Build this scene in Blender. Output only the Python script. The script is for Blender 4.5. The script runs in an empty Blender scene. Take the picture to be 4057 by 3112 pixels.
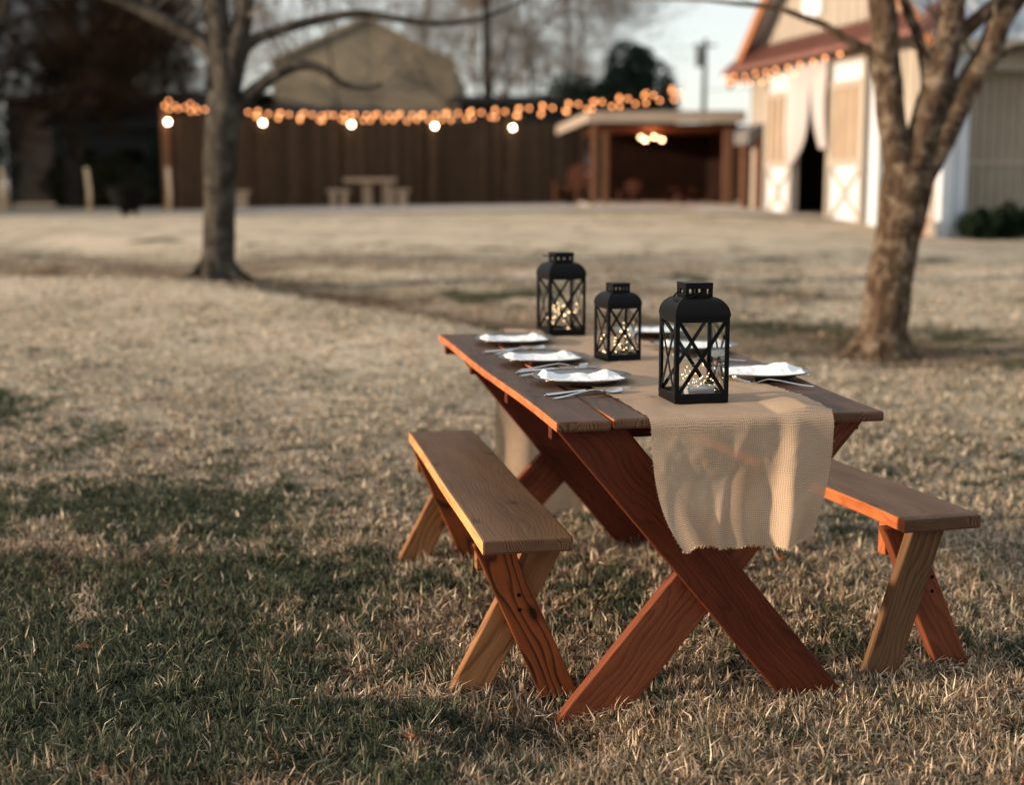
import bpy, bmesh, math, random
import numpy as np
from mathutils import Vector, Matrix, Euler, noise as mnoise
R = math.radians
SC = bpy.context.scene
# ---------------------------------------------------------------- camera, sky, sun, exposure
cam_d = bpy.data.cameras.new('camera'); cam = bpy.data.objects.new('camera', cam_d)
SC.collection.objects.link(cam); SC.camera = cam
cam.location = (0, 0, 1.34); cam.rotation_euler = (R(90 - 8.34), 0, 0)
cam_d.lens = 50; cam_d.sensor_width = 36; cam_d.sensor_fit = 'HORIZONTAL'
cam_d.clip_start = 0.05; cam_d.clip_end = 2000
cam_d.dof.use_dof = True; cam_d.dof.focus_distance = 3.72; cam_d.dof.aperture_fstop = 1.75
cam_d.dof.aperture_blades = 0
SUN_EL, SUN_AZ = 11.5, 257.0     # compass style: 0 = +Y, 90 = +X
w = bpy.data.worlds.new('World'); SC.world = w; w.use_nodes = True
nt = w.node_tree; bg = nt.nodes['Background']
sky = nt.nodes.new('ShaderNodeTexSky'); sky.sky_type = 'NISHITA'; sky.sun_disc = False
sky.sun_elevation = R(SUN_EL); sky.sun_rotation = R(SUN_AZ)
sky.air_density = 1.0; sky.dust_density = 0.6; sky.ozone_density = 0.6; sky.altitude = 50
veil = nt.nodes.new('ShaderNodeMix'); veil.data_type = 'RGBA'; veil.inputs[0].default_value = .70
nt.links.new(sky.outputs[0], veil.inputs[6]); veil.inputs[7].default_value = (4.3, 4.42, 4.45, 1)   # thin even evening cloud over the sky
nt.links.new(veil.outputs[2], bg.inputs[0]); bg.inputs[1].default_value = 0.115
sd = bpy.data.lights.new('sun', 'SUN'); so = bpy.data.objects.new('sun', sd); SC.collection.objects.link(so)
sd.energy = 4.3; sd.angle = R(1.8); sd.color = (1.0, 0.77, 0.55)
dirv = Vector((math.sin(R(SUN_AZ)) * math.cos(R(SUN_EL)), math.cos(R(SUN_AZ)) * math.cos(R(SUN_EL)), math.sin(R(SUN_EL))))
so.rotation_euler = dirv.to_track_quat('Z', 'Y').to_euler(); so.location = (-20, -8, 12)
SC.view_settings.view_transform = 'Standard'; SC.view_settings.look = 'None'
SC.view_settings.exposure = 0.97; SC.view_settings.gamma = 1
SC.render.engine = 'CYCLES'
SC.render.resolution_x = 1024; SC.render.resolution_y = 786
SC.cycles.max_bounces = 8; SC.cycles.transparent_max_bounces = 24
rnd = random.Random(7); nr = np.random.default_rng(7)

# ---------------------------------------------------------------- helpers
def tag(o, label=None, cat=None, group=None, kind=None):
    if label: o['label'] = label
    if cat: o['category'] = cat
    if group: o['group'] = group
    if kind: o['kind'] = kind
    return o
def empty(name, loc=(0, 0, 0), rz=0.0, label=None, cat=None, group=None):
    o = bpy.data.objects.new(name, None); SC.collection.objects.link(o)
    o.location = loc; o.rotation_euler = (0, 0, rz); o.empty_display_size = .1
    return tag(o, label, cat, group)
def copy_tree(o, parent=None):
    c = o.copy(); SC.collection.objects.link(c); c.parent = parent
    for ch in list(o.children): copy_tree(ch, c)
    return c
class MB:
    def __init__(s): s.v = []; s.f = []; s.m = []; s.g = []; s.off = (0, 0, 0)
    def newg(s): s.off = (rnd.randrange(0, 12) * 8 + rnd.uniform(2.5, 5.5), rnd.uniform(-.05, .05), rnd.uniform(-.05, .05))
    def add(s, vs, fs, mi=0, gs=None):
        b = len(s.v); s.v += [tuple(v) for v in vs]
        s.g += [tuple(g) for g in gs] if gs else [tuple(v) for v in vs]
        for i, f in enumerate(fs):
            s.f.append(tuple(b + k for k in f)); s.m.append(mi[i] if isinstance(mi, (list, tuple)) else mi)
    def box(s, c, d, M=None, mi=0, taper=None, axis=0):
        """box centred c, full size d; grain runs along axis"""
        vs = []; x, y, z = [k / 2 for k in d]
        for sx, sy, sz in ((-1,-1,-1),(1,-1,-1),(1,1,-1),(-1,1,-1),(-1,-1,1),(1,-1,1),(1,1,1),(-1,1,1)):
            t = taper if (taper and sz > 0) else 1
            vs.append(Vector((c[0] + sx * x * t, c[1] + sy * y * t, c[2] + sz * z)))
        s.newg(); gs = []
        for v in vs:
            q = v - Vector(c); q = [q[axis], q[(axis + 1) % 3], q[(axis + 2) % 3]]
            gs.append((q[0] + s.off[0], q[1] + s.off[1], q[2] + s.off[2]))
        if M is not None: vs = [M @ v for v in vs]
        # faces: bottom, top, -y, +x, +y, -x
        s.add(vs, [(0,3,2,1),(4,5,6,7),(0,1,5,4),(1,2,6,5),(2,3,7,6),(3,0,4,7)], mi, gs)
    def beam(s, p, q, wd, th, up=(0, 0, 1), mi=0, cut=False):
        """bar from p to q, wd across (perp in plane of up), th along up"""
        p, q = Vector(p), Vector(q); a = (q - p); L = a.length; a.normalize()
        u = Vector(up); u = (u - a * u.dot(a)).normalized(); b = u.cross(a)
        M = Matrix((( a.x, b.x, u.x, 0), (a.y, b.y, u.y, 0), (a.z, b.z, u.z, 0), (0, 0, 0, 1)))
        M.translation = (p + q) / 2
        s.box((0, 0, 0), (L, wd, th), M, mi)
    def tube(s, pts, rad, n=8, cap=True, mi=0, ph=0.0, nz=0.0, nsc=1.0):
        pts = [Vector(p) for p in pts]; k = len(pts)
        rad = rad if isinstance(rad, (list, tuple)) else [rad] * k
        ref = Vector((0, 0, 1)); rings = []; vs = []; fs = []
        t0 = (pts[1] - pts[0]).normalized()
        if abs(t0.z) > .95: ref = Vector((1, 0, 0))
        x = t0.cross(ref).normalized()
        for i, p in enumerate(pts):
            t = (pts[min(i + 1, k - 1)] - pts[max(i - 1, 0)]).normalized()
            x = (x - t * x.dot(t)).normalized(); y = t.cross(x)
            for j in range(n):
                a = 2 * math.pi * j / n + ph; d = x * math.cos(a) + y * math.sin(a); r = rad[i]
                if nz: r *= 1 + nz * mnoise.noise((p + d * r) * nsc)
                vs.append(p + d * r)
        for i in range(k - 1):
            for j in range(n):
                a = i * n + j; b = i * n + (j + 1) % n
                fs.append((a, b, b + n, a + n))
        if cap: fs.append(tuple(range(n))[::-1]); fs.append(tuple((k - 1) * n + j for j in range(n)))
        s.add(vs, fs, mi)
    def lathe(s, prof, n=32, c=(0, 0, 0), mi=0, wav=0, wn=0):
        vs = []; fs = []; k = len(prof)
        for (r, z) in prof:
            for j in range(n):
                a = 2 * math.pi * j / n; rr = r * (1 + wav * math.cos(wn * a) * min(1, r / .14))
                vs.append((c[0] + rr * math.cos(a), c[1] + rr * math.sin(a), c[2] + z))
        for i in range(k - 1):
            for j in range(n):
                a = i * n + j; b = i * n + (j + 1) % n
                fs.append((a, b, b + n, a + n))
        s.add(vs, fs, mi)
    def ball(s, c, r, seg=10, rings=6, mi=0, sc=(1, 1, 1)):
        vs = [(c[0], c[1], c[2] - r * sc[2])]; fs = []
        for i in range(1, rings):
            th = math.pi * i / rings
            for j in range(seg):
                a = 2 * math.pi * j / seg
                vs.append((c[0] + r * sc[0] * math.sin(th) * math.cos(a), c[1] + r * sc[1] * math.sin(th) * math.sin(a), c[2] - r * sc[2] * math.cos(th)))
        vs.append((c[0], c[1], c[2] + r * sc[2])); top = len(vs) - 1
        for j in range(seg): fs.append((0, 1 + (j + 1) % seg, 1 + j)); fs.append((top, top - seg + j, top - seg + (j + 1) % seg))
        for i in range(rings - 2):
            for j in range(seg):
                a = 1 + i * seg + j; b = 1 + i * seg + (j + 1) % seg
                fs.append((a, b, b + seg, a + seg))
        s.add(vs, fs, mi)
    def build(s, name, mats, parent=None, smooth=False, bevel=0, sub=0, solid=0, loc=None):
        me = bpy.data.meshes.new(name); me.from_pydata(s.v, [], s.f)
        if not isinstance(mats, (list, tuple)): mats = [mats]
        for m in mats: me.materials.append(m)
        me.polygons.foreach_set('material_index', s.m)
        at = me.attributes.new('grain', 'FLOAT_VECTOR', 'POINT'); at.data.foreach_set('vector', np.array(s.g, dtype=np.float32).ravel())
        if smooth: me.polygons.foreach_set('use_smooth', [True] * len(s.f))
        me.update()
        o = bpy.data.objects.new(name, me); SC.collection.objects.link(o); o.parent = parent
        if loc: o.location = loc
        if solid:
            md = o.modifiers.new('solid', 'SOLIDIFY'); md.thickness = solid; md.offset = 0
        if bevel:
            md = o.modifiers.new('bevel', 'BEVEL'); md.width = bevel; md.segments = 2; md.limit_method = 'ANGLE'; md.angle_limit = R(40)
        if sub:
            md = o.modifiers.new('sub', 'SUBSURF'); md.levels = sub; md.render_levels = sub
        return o

# ---------------------------------------------------------------- materials
def newmat(name):
    m = bpy.data.materials.new(name); m.use_nodes = True; m.node_tree.nodes.clear()
    return m, m.node_tree
class N:
    def __init__(s, t): s.t = t
    def n(s, typ, **k):
        x = s.t.nodes.new(typ)
        for a, b in k.items():
            if a.startswith('i_'):
                key = a[2:]; key = int(key) if key.isdigit() else key
                if hasattr(b, 'is_output'): s.t.links.new(b, x.inputs[key])
                else: x.inputs[key].default_value = b
            else: setattr(x, a, b)
        return x
    def math(s, op, a, b=None, c=None):
        x = s.t.nodes.new('ShaderNodeMath'); x.operation = op
        for i, q in enumerate((a, b, c)):
            if q is None: continue
            if hasattr(q, 'is_output'): s.t.links.new(q, x.inputs[i])
            else: x.inputs[i].default_value = q
        return x.outputs[0]
    def mix(s, f, a, b, bt='MIX'):
        x = s.t.nodes.new('ShaderNodeMix'); x.data_type = 'RGBA'; x.blend_type = bt
        for i, q in ((0, f), (6, a), (7, b)):
            if hasattr(q, 'is_output'): s.t.links.new(q, x.inputs[i])
            else: x.inputs[i].default_value = (*q, 1) if isinstance(q, tuple) and len(q) == 3 else q
        return x.outputs[2]
    def noise(s, vec, scale, detail=4, rough=.55, dist=0):
        x = s.n('ShaderNodeTexNoise', i_Scale=scale, i_Detail=detail, i_Roughness=rough, i_Distortion=dist)
        if vec is not None: s.t.links.new(vec, x.inputs['Vector'])
        return x.outputs['Fac']
    def ramp(s, f, stops):
        x = s.t.nodes.new('ShaderNodeValToRGB'); s.t.links.new(f, x.inputs[0]); e = x.color_ramp.elements
        while len(e) < len(stops): e.new(.5)
        for i, (p, c) in enumerate(stops):
            e[i].position = p; e[i].color = (*c, 1) if isinstance(c, tuple) else (c, c, c, 1)
        return x.outputs[0]
    def vscale(s, vec, sc):
        x = s.t.nodes.new('ShaderNodeVectorMath'); x.operation = 'MULTIPLY'; s.t.links.new(vec, x.inputs[0]); x.inputs[1].default_value = sc
        return x.outputs[0]
    def coord(s, k='Object'): return s.n('ShaderNodeTexCoord').outputs[k]
    def attr(s, nme, out='Vector'): return s.n('ShaderNodeAttribute', attribute_name=nme).outputs[out]
    def bump(s, h, st, dist=.01): return s.n('ShaderNodeBump', i_Height=h, i_Strength=st, i_Distance=dist).outputs[0]
    def out(s, sh):
        o = s.t.nodes.new('ShaderNodeOutputMaterial'); s.t.links.new(sh, o.inputs[0])
    def bsdf(s, col, rough=.6, metal=0, nrm=None, spec=.5, **k):
        b = s.t.nodes.new('ShaderNodeBsdfPrincipled')
        for key, q in (('Base Color', col), ('Roughness', rough), ('Metallic', metal), ('Specular IOR Level', spec)):
            if hasattr(q, 'is_output'): s.t.links.new(q, b.inputs[key])
            else: b.inputs[key].default_value = (*q, 1) if isinstance(q, tuple) and len(q) == 3 else q
        if nrm is not None: s.t.links.new(nrm, b.inputs['Normal'])
        for a, q in k.items(): b.inputs[a.replace('_', ' ')].default_value = q
        return b.outputs[0]
def wood(name, c1, c2, ring=.5, knots=.6, rough=.62, weather=None, wamt=0.0, spec=.12, ringsc=16, tone=0):
    m, t = newmat(name); n = N(t); g = n.attr('grain')
    low = n.n('ShaderNodeTexNoise', i_Scale=1.0, i_Detail=2.0); t.links.new(n.vscale(g, (2.2, 7, 7)), low.inputs['Vector'])
    dv = n.n('ShaderNodeVectorMath', operation='MULTIPLY_ADD'); t.links.new(low.outputs['Color'], dv.inputs[0])
    dv.inputs[1].default_value = (0, .16, .16); t.links.new(n.vscale(g, (.25, 1, .35)), dv.inputs[2])
    wv = n.n('ShaderNodeTexWave', wave_type='RINGS', rings_direction='X', wave_profile='SAW', i_Scale=float(ringsc), i_Distortion=1.6, i_Detail=2.0, i_2=1.0)
    wv.inputs['Scale'].default_value = ringsc; wv.inputs['Distortion'].default_value = 1.2; wv.inputs['Detail'].default_value = 2; wv.inputs['Detail Scale'].default_value = 1.0
    t.links.new(dv.outputs[0], wv.inputs['Vector'])
    rg = n.ramp(wv.outputs['Fac'], [(0.0, 0.0), (.55, .35), (.85, 1.0), (1.0, .2)])
    st = n.noise(n.vscale(g, (4, 190, 190)), 1.0, 4, .7)
    big = n.noise(n.vscale(g, (2.0, 9, 9)), 1.0, 3)
    f = n.math('ADD', n.math('MULTIPLY', rg, ring), n.math('MULTIPLY', st, .9 - ring * .5))
    f = n.math('ADD', f, n.math('MULTIPLY', n.math('SUBTRACT', big, .5), .9))
    col = n.mix(n.ramp(f, [(.28, 0.0), (.85, 1.0)]), c1, c2)
    # knots
    vo = n.n('ShaderNodeTexVoronoi', voronoi_dimensions='2D', i_Scale=1.0, i_Randomness=1.0); t.links.new(n.vscale(g, (2.4, 5.0, 1)), vo.inputs['Vector'])
    kd = n.ramp(vo.outputs['Distance'], [(.035, 1.0), (.055, .5), (.085, .12), (.10, 0.0)])
    col = n.mix(n.math('MULTIPLY', kd, knots), col, tuple(c * .22 for c in c2))
    if weather:
        wn = n.noise(n.vscale(g, (3, 30, 30)), 1.0, 5, .6)
        col = n.mix(n.math('MULTIPLY', n.ramp(wn, [(.3, .35), (.7, 1.0)]), wamt), col, weather)
    sep = n.n('ShaderNodeSeparateXYZ', i_0=g); pr = n.math('FRACT', n.math('MULTIPLY', n.math('FLOOR', n.math('MULTIPLY', sep.outputs[0], .125)), .618))
    if tone: col = n.mix(n.math('MULTIPLY', pr, tone), col, tuple(c * .35 for c in c1))
    h = n.math('ADD', n.math('MULTIPLY', st, .6), n.math('MULTIPLY', rg, .3))
    rr = n.math('ADD', rough, n.math('MULTIPLY', n.math('SUBTRACT', big, .5), .3))
    n.out(n.bsdf(col, rr, 0, n.bump(h, .45, .0016), spec)); return m
def plain(name, c, rough=.7, metal=0, var=.15, sc=8, bump=0, spec=None, c2=None):
    if spec is None: spec = .4 if rough < .6 else .06
    m, t = newmat(name); n = N(t); co = n.coord()
    f = n.noise(co, sc, 5); a = tuple(k * (1 - var) for k in c); b = c2 or tuple(min(1, k * (1 + var)) for k in c)
    col = n.mix(n.ramp(f, [(.3, 0.0), (.7, 1.0)]), a, b)
    nm = n.bump(n.noise(co, sc * 6, 4), bump, .01) if bump else None
    n.out(n.bsdf(col, rough, metal, nm, spec)); return m
def emis(name, c, st):
    m, t = newmat(name); n = N(t)
    e = n.n('ShaderNodeEmission', i_Strength=st); e.inputs[0].default_value = (*c, 1); n.out(e.outputs[0]); return m
M = {}
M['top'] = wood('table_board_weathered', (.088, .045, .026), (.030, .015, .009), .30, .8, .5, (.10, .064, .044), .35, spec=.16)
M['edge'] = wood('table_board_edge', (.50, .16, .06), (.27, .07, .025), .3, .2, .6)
M['endg'] = wood('board_end_grain', (.14, .075, .045), (.05, .025, .015), .9, .3, .75, ringsc=60)
M['leg'] = wood('stained_leg_wood', (.100, .021, .007), (.030, .0065, .003), .22, .85, .62, spec=.15, ringsc=24)
M['leg2'] = wood('stained_rear_leg_wood', (.18, .052, .022), (.070, .018, .009), .28, .75, .62, spec=.15)
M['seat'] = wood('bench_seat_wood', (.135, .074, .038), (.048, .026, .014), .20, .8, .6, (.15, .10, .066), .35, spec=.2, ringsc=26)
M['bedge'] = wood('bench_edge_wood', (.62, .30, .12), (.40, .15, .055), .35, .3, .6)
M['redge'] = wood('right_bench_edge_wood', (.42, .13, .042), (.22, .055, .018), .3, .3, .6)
M['bleg'] = wood('honey_bench_leg_wood', (.27, .125, .052), (.11, .048, .020), .4, .7, .6)
M['blegr'] = wood('orange_bench_leg_wood', (.21, .056, .017), (.040, .013, .006), .6, .9, .55, ringsc=13)
M['blegw'] = wood('grey_brown_bench_leg_wood', (.16, .082, .038), (.055, .026, .013), .35, .9, .65, (.14, .095, .06), .15, ringsc=24)
M['black'] = plain('black_lantern_metal', (.0028, .0028, .0032), .45, .0, .3, 40, .08, .12)
M['silver'] = plain('cutlery_steel', (.62, .62, .62), .22, 1.0, .08, 30)
M['plate'] = plain('pewter_charger', (.22, .205, .19), .30, .8, .2, 14, .03)
M['white'] = plain('white_napkin_cotton', (.78, .79, .80), .9, 0, .04, 30, .12, .1)
m, t = newmat('lantern_glass'); n = N(t)
gl = n.n('ShaderNodeBsdfGlossy', i_Roughness=.03); tr = n.n('ShaderNodeBsdfTransparent'); fr = n.n('ShaderNodeFresnel', i_IOR=1.45)
tr.inputs[0].default_value = (.93, .95, .94, 1)
mx = n.n('ShaderNodeMixShader'); t.links.new(n.math('MULTIPLY', fr.outputs[0], .35), mx.inputs[0]); t.links.new(tr.outputs[0], mx.inputs[1]); t.links.new(gl.outputs[0], mx.inputs[2]); n.out(mx.outputs[0]); M['glass'] = m
# burlap
m, t = newmat('burlap_weave'); n = N(t); g = n.attr('grain'); sx = n.n('ShaderNodeSeparateXYZ', i_0=g)
wob = n.noise(g, 14, 3); wob2 = n.noise(n.vscale(g, (1, 1.7, 1)), 9, 3)
pit = 1 / .0050
uu = n.math('MULTIPLY', n.math('ADD', sx.outputs[0], n.math('MULTIPLY', wob, .02)), pit * math.pi)
vv = n.math('MULTIPLY', n.math('ADD', sx.outputs[1], n.math('MULTIPLY', wob2, .02)), pit * math.pi)
su = n.math('ABSOLUTE', n.math('SINE', uu)); sv = n.math('ABSOLUTE', n.math('SINE', vv))
th = n.math('ADD', .41, n.math('MULTIPLY', n.math('SUBTRACT', n.noise(g, 35, 3), .5), .5))
cov = n.math('MAXIMUM', n.math('GREATER_THAN', su, th), n.math('GREATER_THAN', sv, th))
hgt = n.math('ADD', n.math('MULTIPLY', su, sv), n.math('MULTIPLY', n.noise(g, 900, 2), .3))
bc = n.mix(n.ramp(n.noise(g, 420, 2), [(.3, 0.0), (.7, 1.0)]), (.37, .255, .17), (.68, .50, .355))
bc = n.mix(n.math('MULTIPLY', n.noise(g, 6, 3), .4), bc, (.62, .50, .38))
bc = n.mix(n.ramp(n.math('MAXIMUM', su, sv), [(.45, .55), (.95, 0.0)]), bc, (.20, .12, .07))
pb = n.bsdf(bc, .95, 0, n.bump(hgt, .35, .001), .1)
tl = n.n('ShaderNodeBsdfTranslucent'); t.links.new(bc, tl.inputs[0])
m1 = n.n('ShaderNodeMixShader', i_0=.28); t.links.new(pb, m1.inputs[1]); t.links.new(tl.outputs[0], m1.inputs[2])
tp = n.n('ShaderNodeBsdfTransparent'); m2 = n.n('ShaderNodeMixShader'); t.links.new(cov, m2.inputs[0]); t.links.new(tp.outputs[0], m2.inputs[1]); t.links.new(m1.outputs[0], m2.inputs[2]); n.out(m2.outputs[0]); M['burlap'] = m
def drape_mat():
    m, t = newmat('sheer_drape'); n = N(t)
    pb = n.bsdf((.72, .68, .69), .9, 0, None, .1); tl = n.n('ShaderNodeBsdfTranslucent'); tl.inputs[0].default_value = (.7, .66, .67, 1)
    m1 = n.n('ShaderNodeMixShader', i_0=.4); t.links.new(pb, m1.inputs[1]); t.links.new(tl.outputs[0], m1.inputs[2])
    tp = n.n('ShaderNodeBsdfTransparent'); m2 = n.n('ShaderNodeMixShader', i_0=.82); t.links.new(tp.outputs[0], m2.inputs[1]); t.links.new(m1.outputs[0], m2.inputs[2]); n.out(m2.outputs[0]); return m
M['drape'] = drape_mat()
def bark(name, c1, c2, c3, sc=1.0):
    m, t = newmat(name); n = N(t); co = n.coord()
    a = n.noise(n.vscale(co, (sc * 9, sc * 9, sc * 3)), 1.0, 6, .65); b = n.noise(co, 7.0 * sc, 4, .65)
    col = n.mix(n.ramp(a, [(.35, 0.0), (.65, 1.0)]), c1, c2)
    col = n.mix(n.ramp(b, [(.48, 0.0), (.68, .6)]), col, c3)
    n.out(n.bsdf(col, .9, 0, n.bump(n.math('ADD', a, n.noise(n.vscale(co, (sc * 30, sc * 30, sc * 9)), 1.0, 5)), 1.0, .06), .04)); return m
M['bark'] = bark('grey_bark', (.020, .018, .016), (.070, .061, .051), (.14, .128, .11))
M['barkd'] = bark('dark_bark', (.02, .016, .012), (.05, .04, .03), (.07, .06, .05))
M['bark2'] = bark('mottled_brown_bark', (.028, .018, .012), (.11, .074, .050), (.34, .27, .20), 1.3)
M['twig'] = plain('bare_twigs', (.15, .125, .10), .95, 0, .3, 2)
M['twigd'] = plain('dark_dense_twigs', (.035, .026, .018), .95, 0, .5, .35, c2=(.085, .048, .027))
M['ever'] = plain('dark_evergreen_leaves', (.018, .030, .020), .8, 0, .5, .8)
M['shrub'] = plain('clipped_shrub_leaves', (.012, .022, .012), .8, 0, .5, 3)
M['weed'] = plain('undergrowth_leaves', (.025, .032, .018), .85, 0, .5, .6, c2=(.06, .05, .022))
# buildings
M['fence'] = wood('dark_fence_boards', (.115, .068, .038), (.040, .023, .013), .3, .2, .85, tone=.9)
M['fpost'] = wood('sunlit_tint_fence_post', (.22, .10, .05), (.13, .055, .028), .3, .2, .85)  # lighter copy of the fence wood, sunlight put into its colour
M['brownp'] = wood('brown_pavilion_post', (.15, .075, .045), (.09, .042, .025), .3, .2, .8)
M['fascia'] = plain('weathered_fascia', (.30, .25, .205), .8, 0, .12, 2)
M['cream'] = plain('cream_barn_siding', (.31, .275, .235), .8, 0, .08, 1.2)
M['tan'] = plain('tan_wall_boards', (.33, .285, .225), .8, 0, .1, 1.5)
M['whitep'] = plain('white_barn_paint', (.50, .54, .59), .7, 0, .04, 2)
M['rust'] = plain('rust_red_metal_roof', (.19, .085, .065), .55, .1, .15, 2)
M['rake'] = plain('brown_rake_trim', (.30, .13, .06), .8, 0, .2, 2)
M['metal'] = plain('blue_grey_metal_roof', (.34, .37, .40), .45, .3, .08, 1)
M['grey'] = plain('grey_awning', (.13, .125, .125), .7, 0, .1, 2)
M['dark'] = plain('interior_shade_boards', (.012, .008, .006), .9, 0, .2, 2)  # near-black so the barn inside reads unlit; shade put into the colour
M['roofd'] = plain('dark_shingle_roof', (.035, .033, .034), .9, 0, .2, 2)
M['olive'] = plain('olive_brown_siding', (.23, .20, .15), .85, 0, .18, .5, c2=(.30, .255, .185))
M['slate'] = plain('dim_grey_block_wall', (.05, .054, .05), .9, 0, .5, .5)
M['conc'] = plain('concrete_slab', (.38, .34, .30), .9, 0, .12, .7)
M['concf'] = plain('pale_cast_concrete', (.40, .29, .20), .9, 0, .1, 3)
M['iron'] = plain('black_iron', (.006, .006, .006), .7, .2, .2, 5)
M['wire'] = plain('dark_cable', (.01, .01, .01), .6)
M['chair'] = wood('red_brown_chair_wood', (.05, .016, .008), (.025, .008, .004), .3, .1, .8)
M['bulbo'] = emis('amber_bulb_glow', (1.0, .37, .13), 3.4)
M['globe'] = emis('warm_globe_glow', (1.0, .78, .52), 17)
M['chand'] = emis('chandelier_bulb_glow', (1.0, .60, .30), 12)
M['fairy'] = emis('fairy_light_glow', (1.0, .62, .30), 6.5)
M['fwire'] = plain('silver_fairy_wire', (.62, .58, .50), .35, .7)

# ---------------------------------------------------------------- ground
CP = [(-2,1.5,0),(2,1.5,0),(0,2.4,-.01),(-2,5,0),(0,5,0),(2,5,0),(1.3,4,0),(-4,8,.17),(-1,8,.12),(2.8,10.6,.05),(-.33,10.7,.27),(-3,14,.44),
      (5,10,.05),(3,16,.33),(7.2,23.5,.45),(9.5,24,.47),(5.9,26.6,.68),(5.1,32,.82),(2,33,.82),(-9,38.3,.66),(-.1,44,.7),(3,44,.8),(-16,38,.62),
      (-6,24,.62),(0,24,.66),(-20,60,.7),(20,60,.75),(10,16,.35),(-10,15,.42),(-8,7,.12),(8,4,0),(-6,1,0),(-12,30,.62),(-10,48,.7)]
_P = np.array([c[:2] for c in CP]); _z = np.array([c[2] for c in CP])
_D = np.linalg.norm(_P[:, None] - _P[None], axis=2); _w = np.linalg.solve(_D + 1e-6 * np.eye(len(CP)) - .15 * np.eye(len(CP)), _z - .3)
def vnoise(x, y, sc, seed=0):
    x = np.asarray(x, float) / sc + seed * 17.3; y = np.asarray(y, float) / sc - seed * 9.1
    xi = np.floor(x).astype(int); yi = np.floor(y).astype(int); fx = x - xi; fy = y - yi
    fx = fx * fx * (3 - 2 * fx); fy = fy * fy * (3 - 2 * fy)
    def h(a, b):
        k = (a * 374761393 + b * 668265263 + seed * 974711) & 0xffffffff
        k = ((k ^ (k >> 13)) * 1274126177) & 0xffffffff
        return ((k ^ (k >> 16)) & 0xffff) / 65535.0
    return (h(xi, yi) * (1 - fx) + h(xi + 1, yi) * fx) * (1 - fy) + (h(xi, yi + 1) * (1 - fx) + h(xi + 1, yi + 1) * fx) * fy
def gz(x, y):
    x = np.asarray(x, float); y = np.asarray(y, float)
    xc = np.clip(x, -22, 22); yc = np.clip(y, -1, 62)
    z = .3 + (np.sqrt((xc[..., None] - _P[:, 0]) ** 2 + (yc[..., None] - _P[:, 1]) ** 2) @ _w)
    z = z - .090 * np.exp(-(((x - .10) ** 2 + (y - 3.36) ** 2) / .045))
    # low bank crossing the lawn in front of the far left tree
    t = (x * .777 + y * .629 - (-3 * .777 + 14 * .629)) ; k = np.clip((7.5 - x) / 4, 0, 1) * np.clip((x + 14) / 4, 0, 1) * np.clip((3 - x) / 3, 0, 1)
    z = z + k * (.02 * np.exp(-((t + .5) / .6) ** 2) - .10 * np.exp(-((t - 1.0) / .8) ** 2))
    z = z + .012 * (vnoise(x, y, .5, 3) - .5) * np.clip(y / 4, .3, 1)
    return z
def g1(x, y): return float(gz(np.array([x]), np.array([y]))[0])
# green patches (world x, y, rx, ry, strength)
GP = [(-1.15,3.95,.62,.75,1.0),(-.95,3.25,.55,.35,.8),(-1.7,5.6,1.2,.45,.75),(-1.0,4.7,.8,.4,.8),(-1.35,2.95,.5,.2,.7),(-.75,2.72,.5,.16,.6),(-2.9,7.6,.45,.5,1.0),(-2.4,6.3,.6,.3,.5),
      (-1.9,13.2,1.2,.35,.9),(-.2,13.4,.8,.4,.8),(.35,12.6,.3,.5,.5),(2.35,11.9,.55,.7,1.0),(3.6,11.7,.5,.4,.7),(4.2,10.2,.6,.25,1.1),(1.2,11.9,.6,.5,.5),(.15,2.72,.15,.12,.7),(.55,2.7,.2,.08,.6),
      (1.4,6.4,.7,.5,.35),(0.2,7.5,.5,.4,.35),(2.4,15.5,1.2,.9,.4),(3.8,18.5,1.5,.8,.5),(-.2,6.2,.4,.3,.3),(.55,3.9,.6,.4,.3),(2.3,7.6,.8,.4,.35),(-5.5,20,4,1.2,.35),(1,19,3,.7,.35)]
BP = [(-1.72,3.75,.16,.12,1),(-1.5,4.75,.5,.2,.7),(-.62,3.02,.22,.07,.8),(.02,4.35,.35,.22,.5),(-2,16.5,5,1.1,.8),(1.5,14.0,2.2,.8,.7),(2.6,10.0,.8,.35,.8),(-6,15.5,2.5,.8,.8),(.9,10.2,1.2,.3,.4),(1.6,2.7,.3,.1,.4)]
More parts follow.
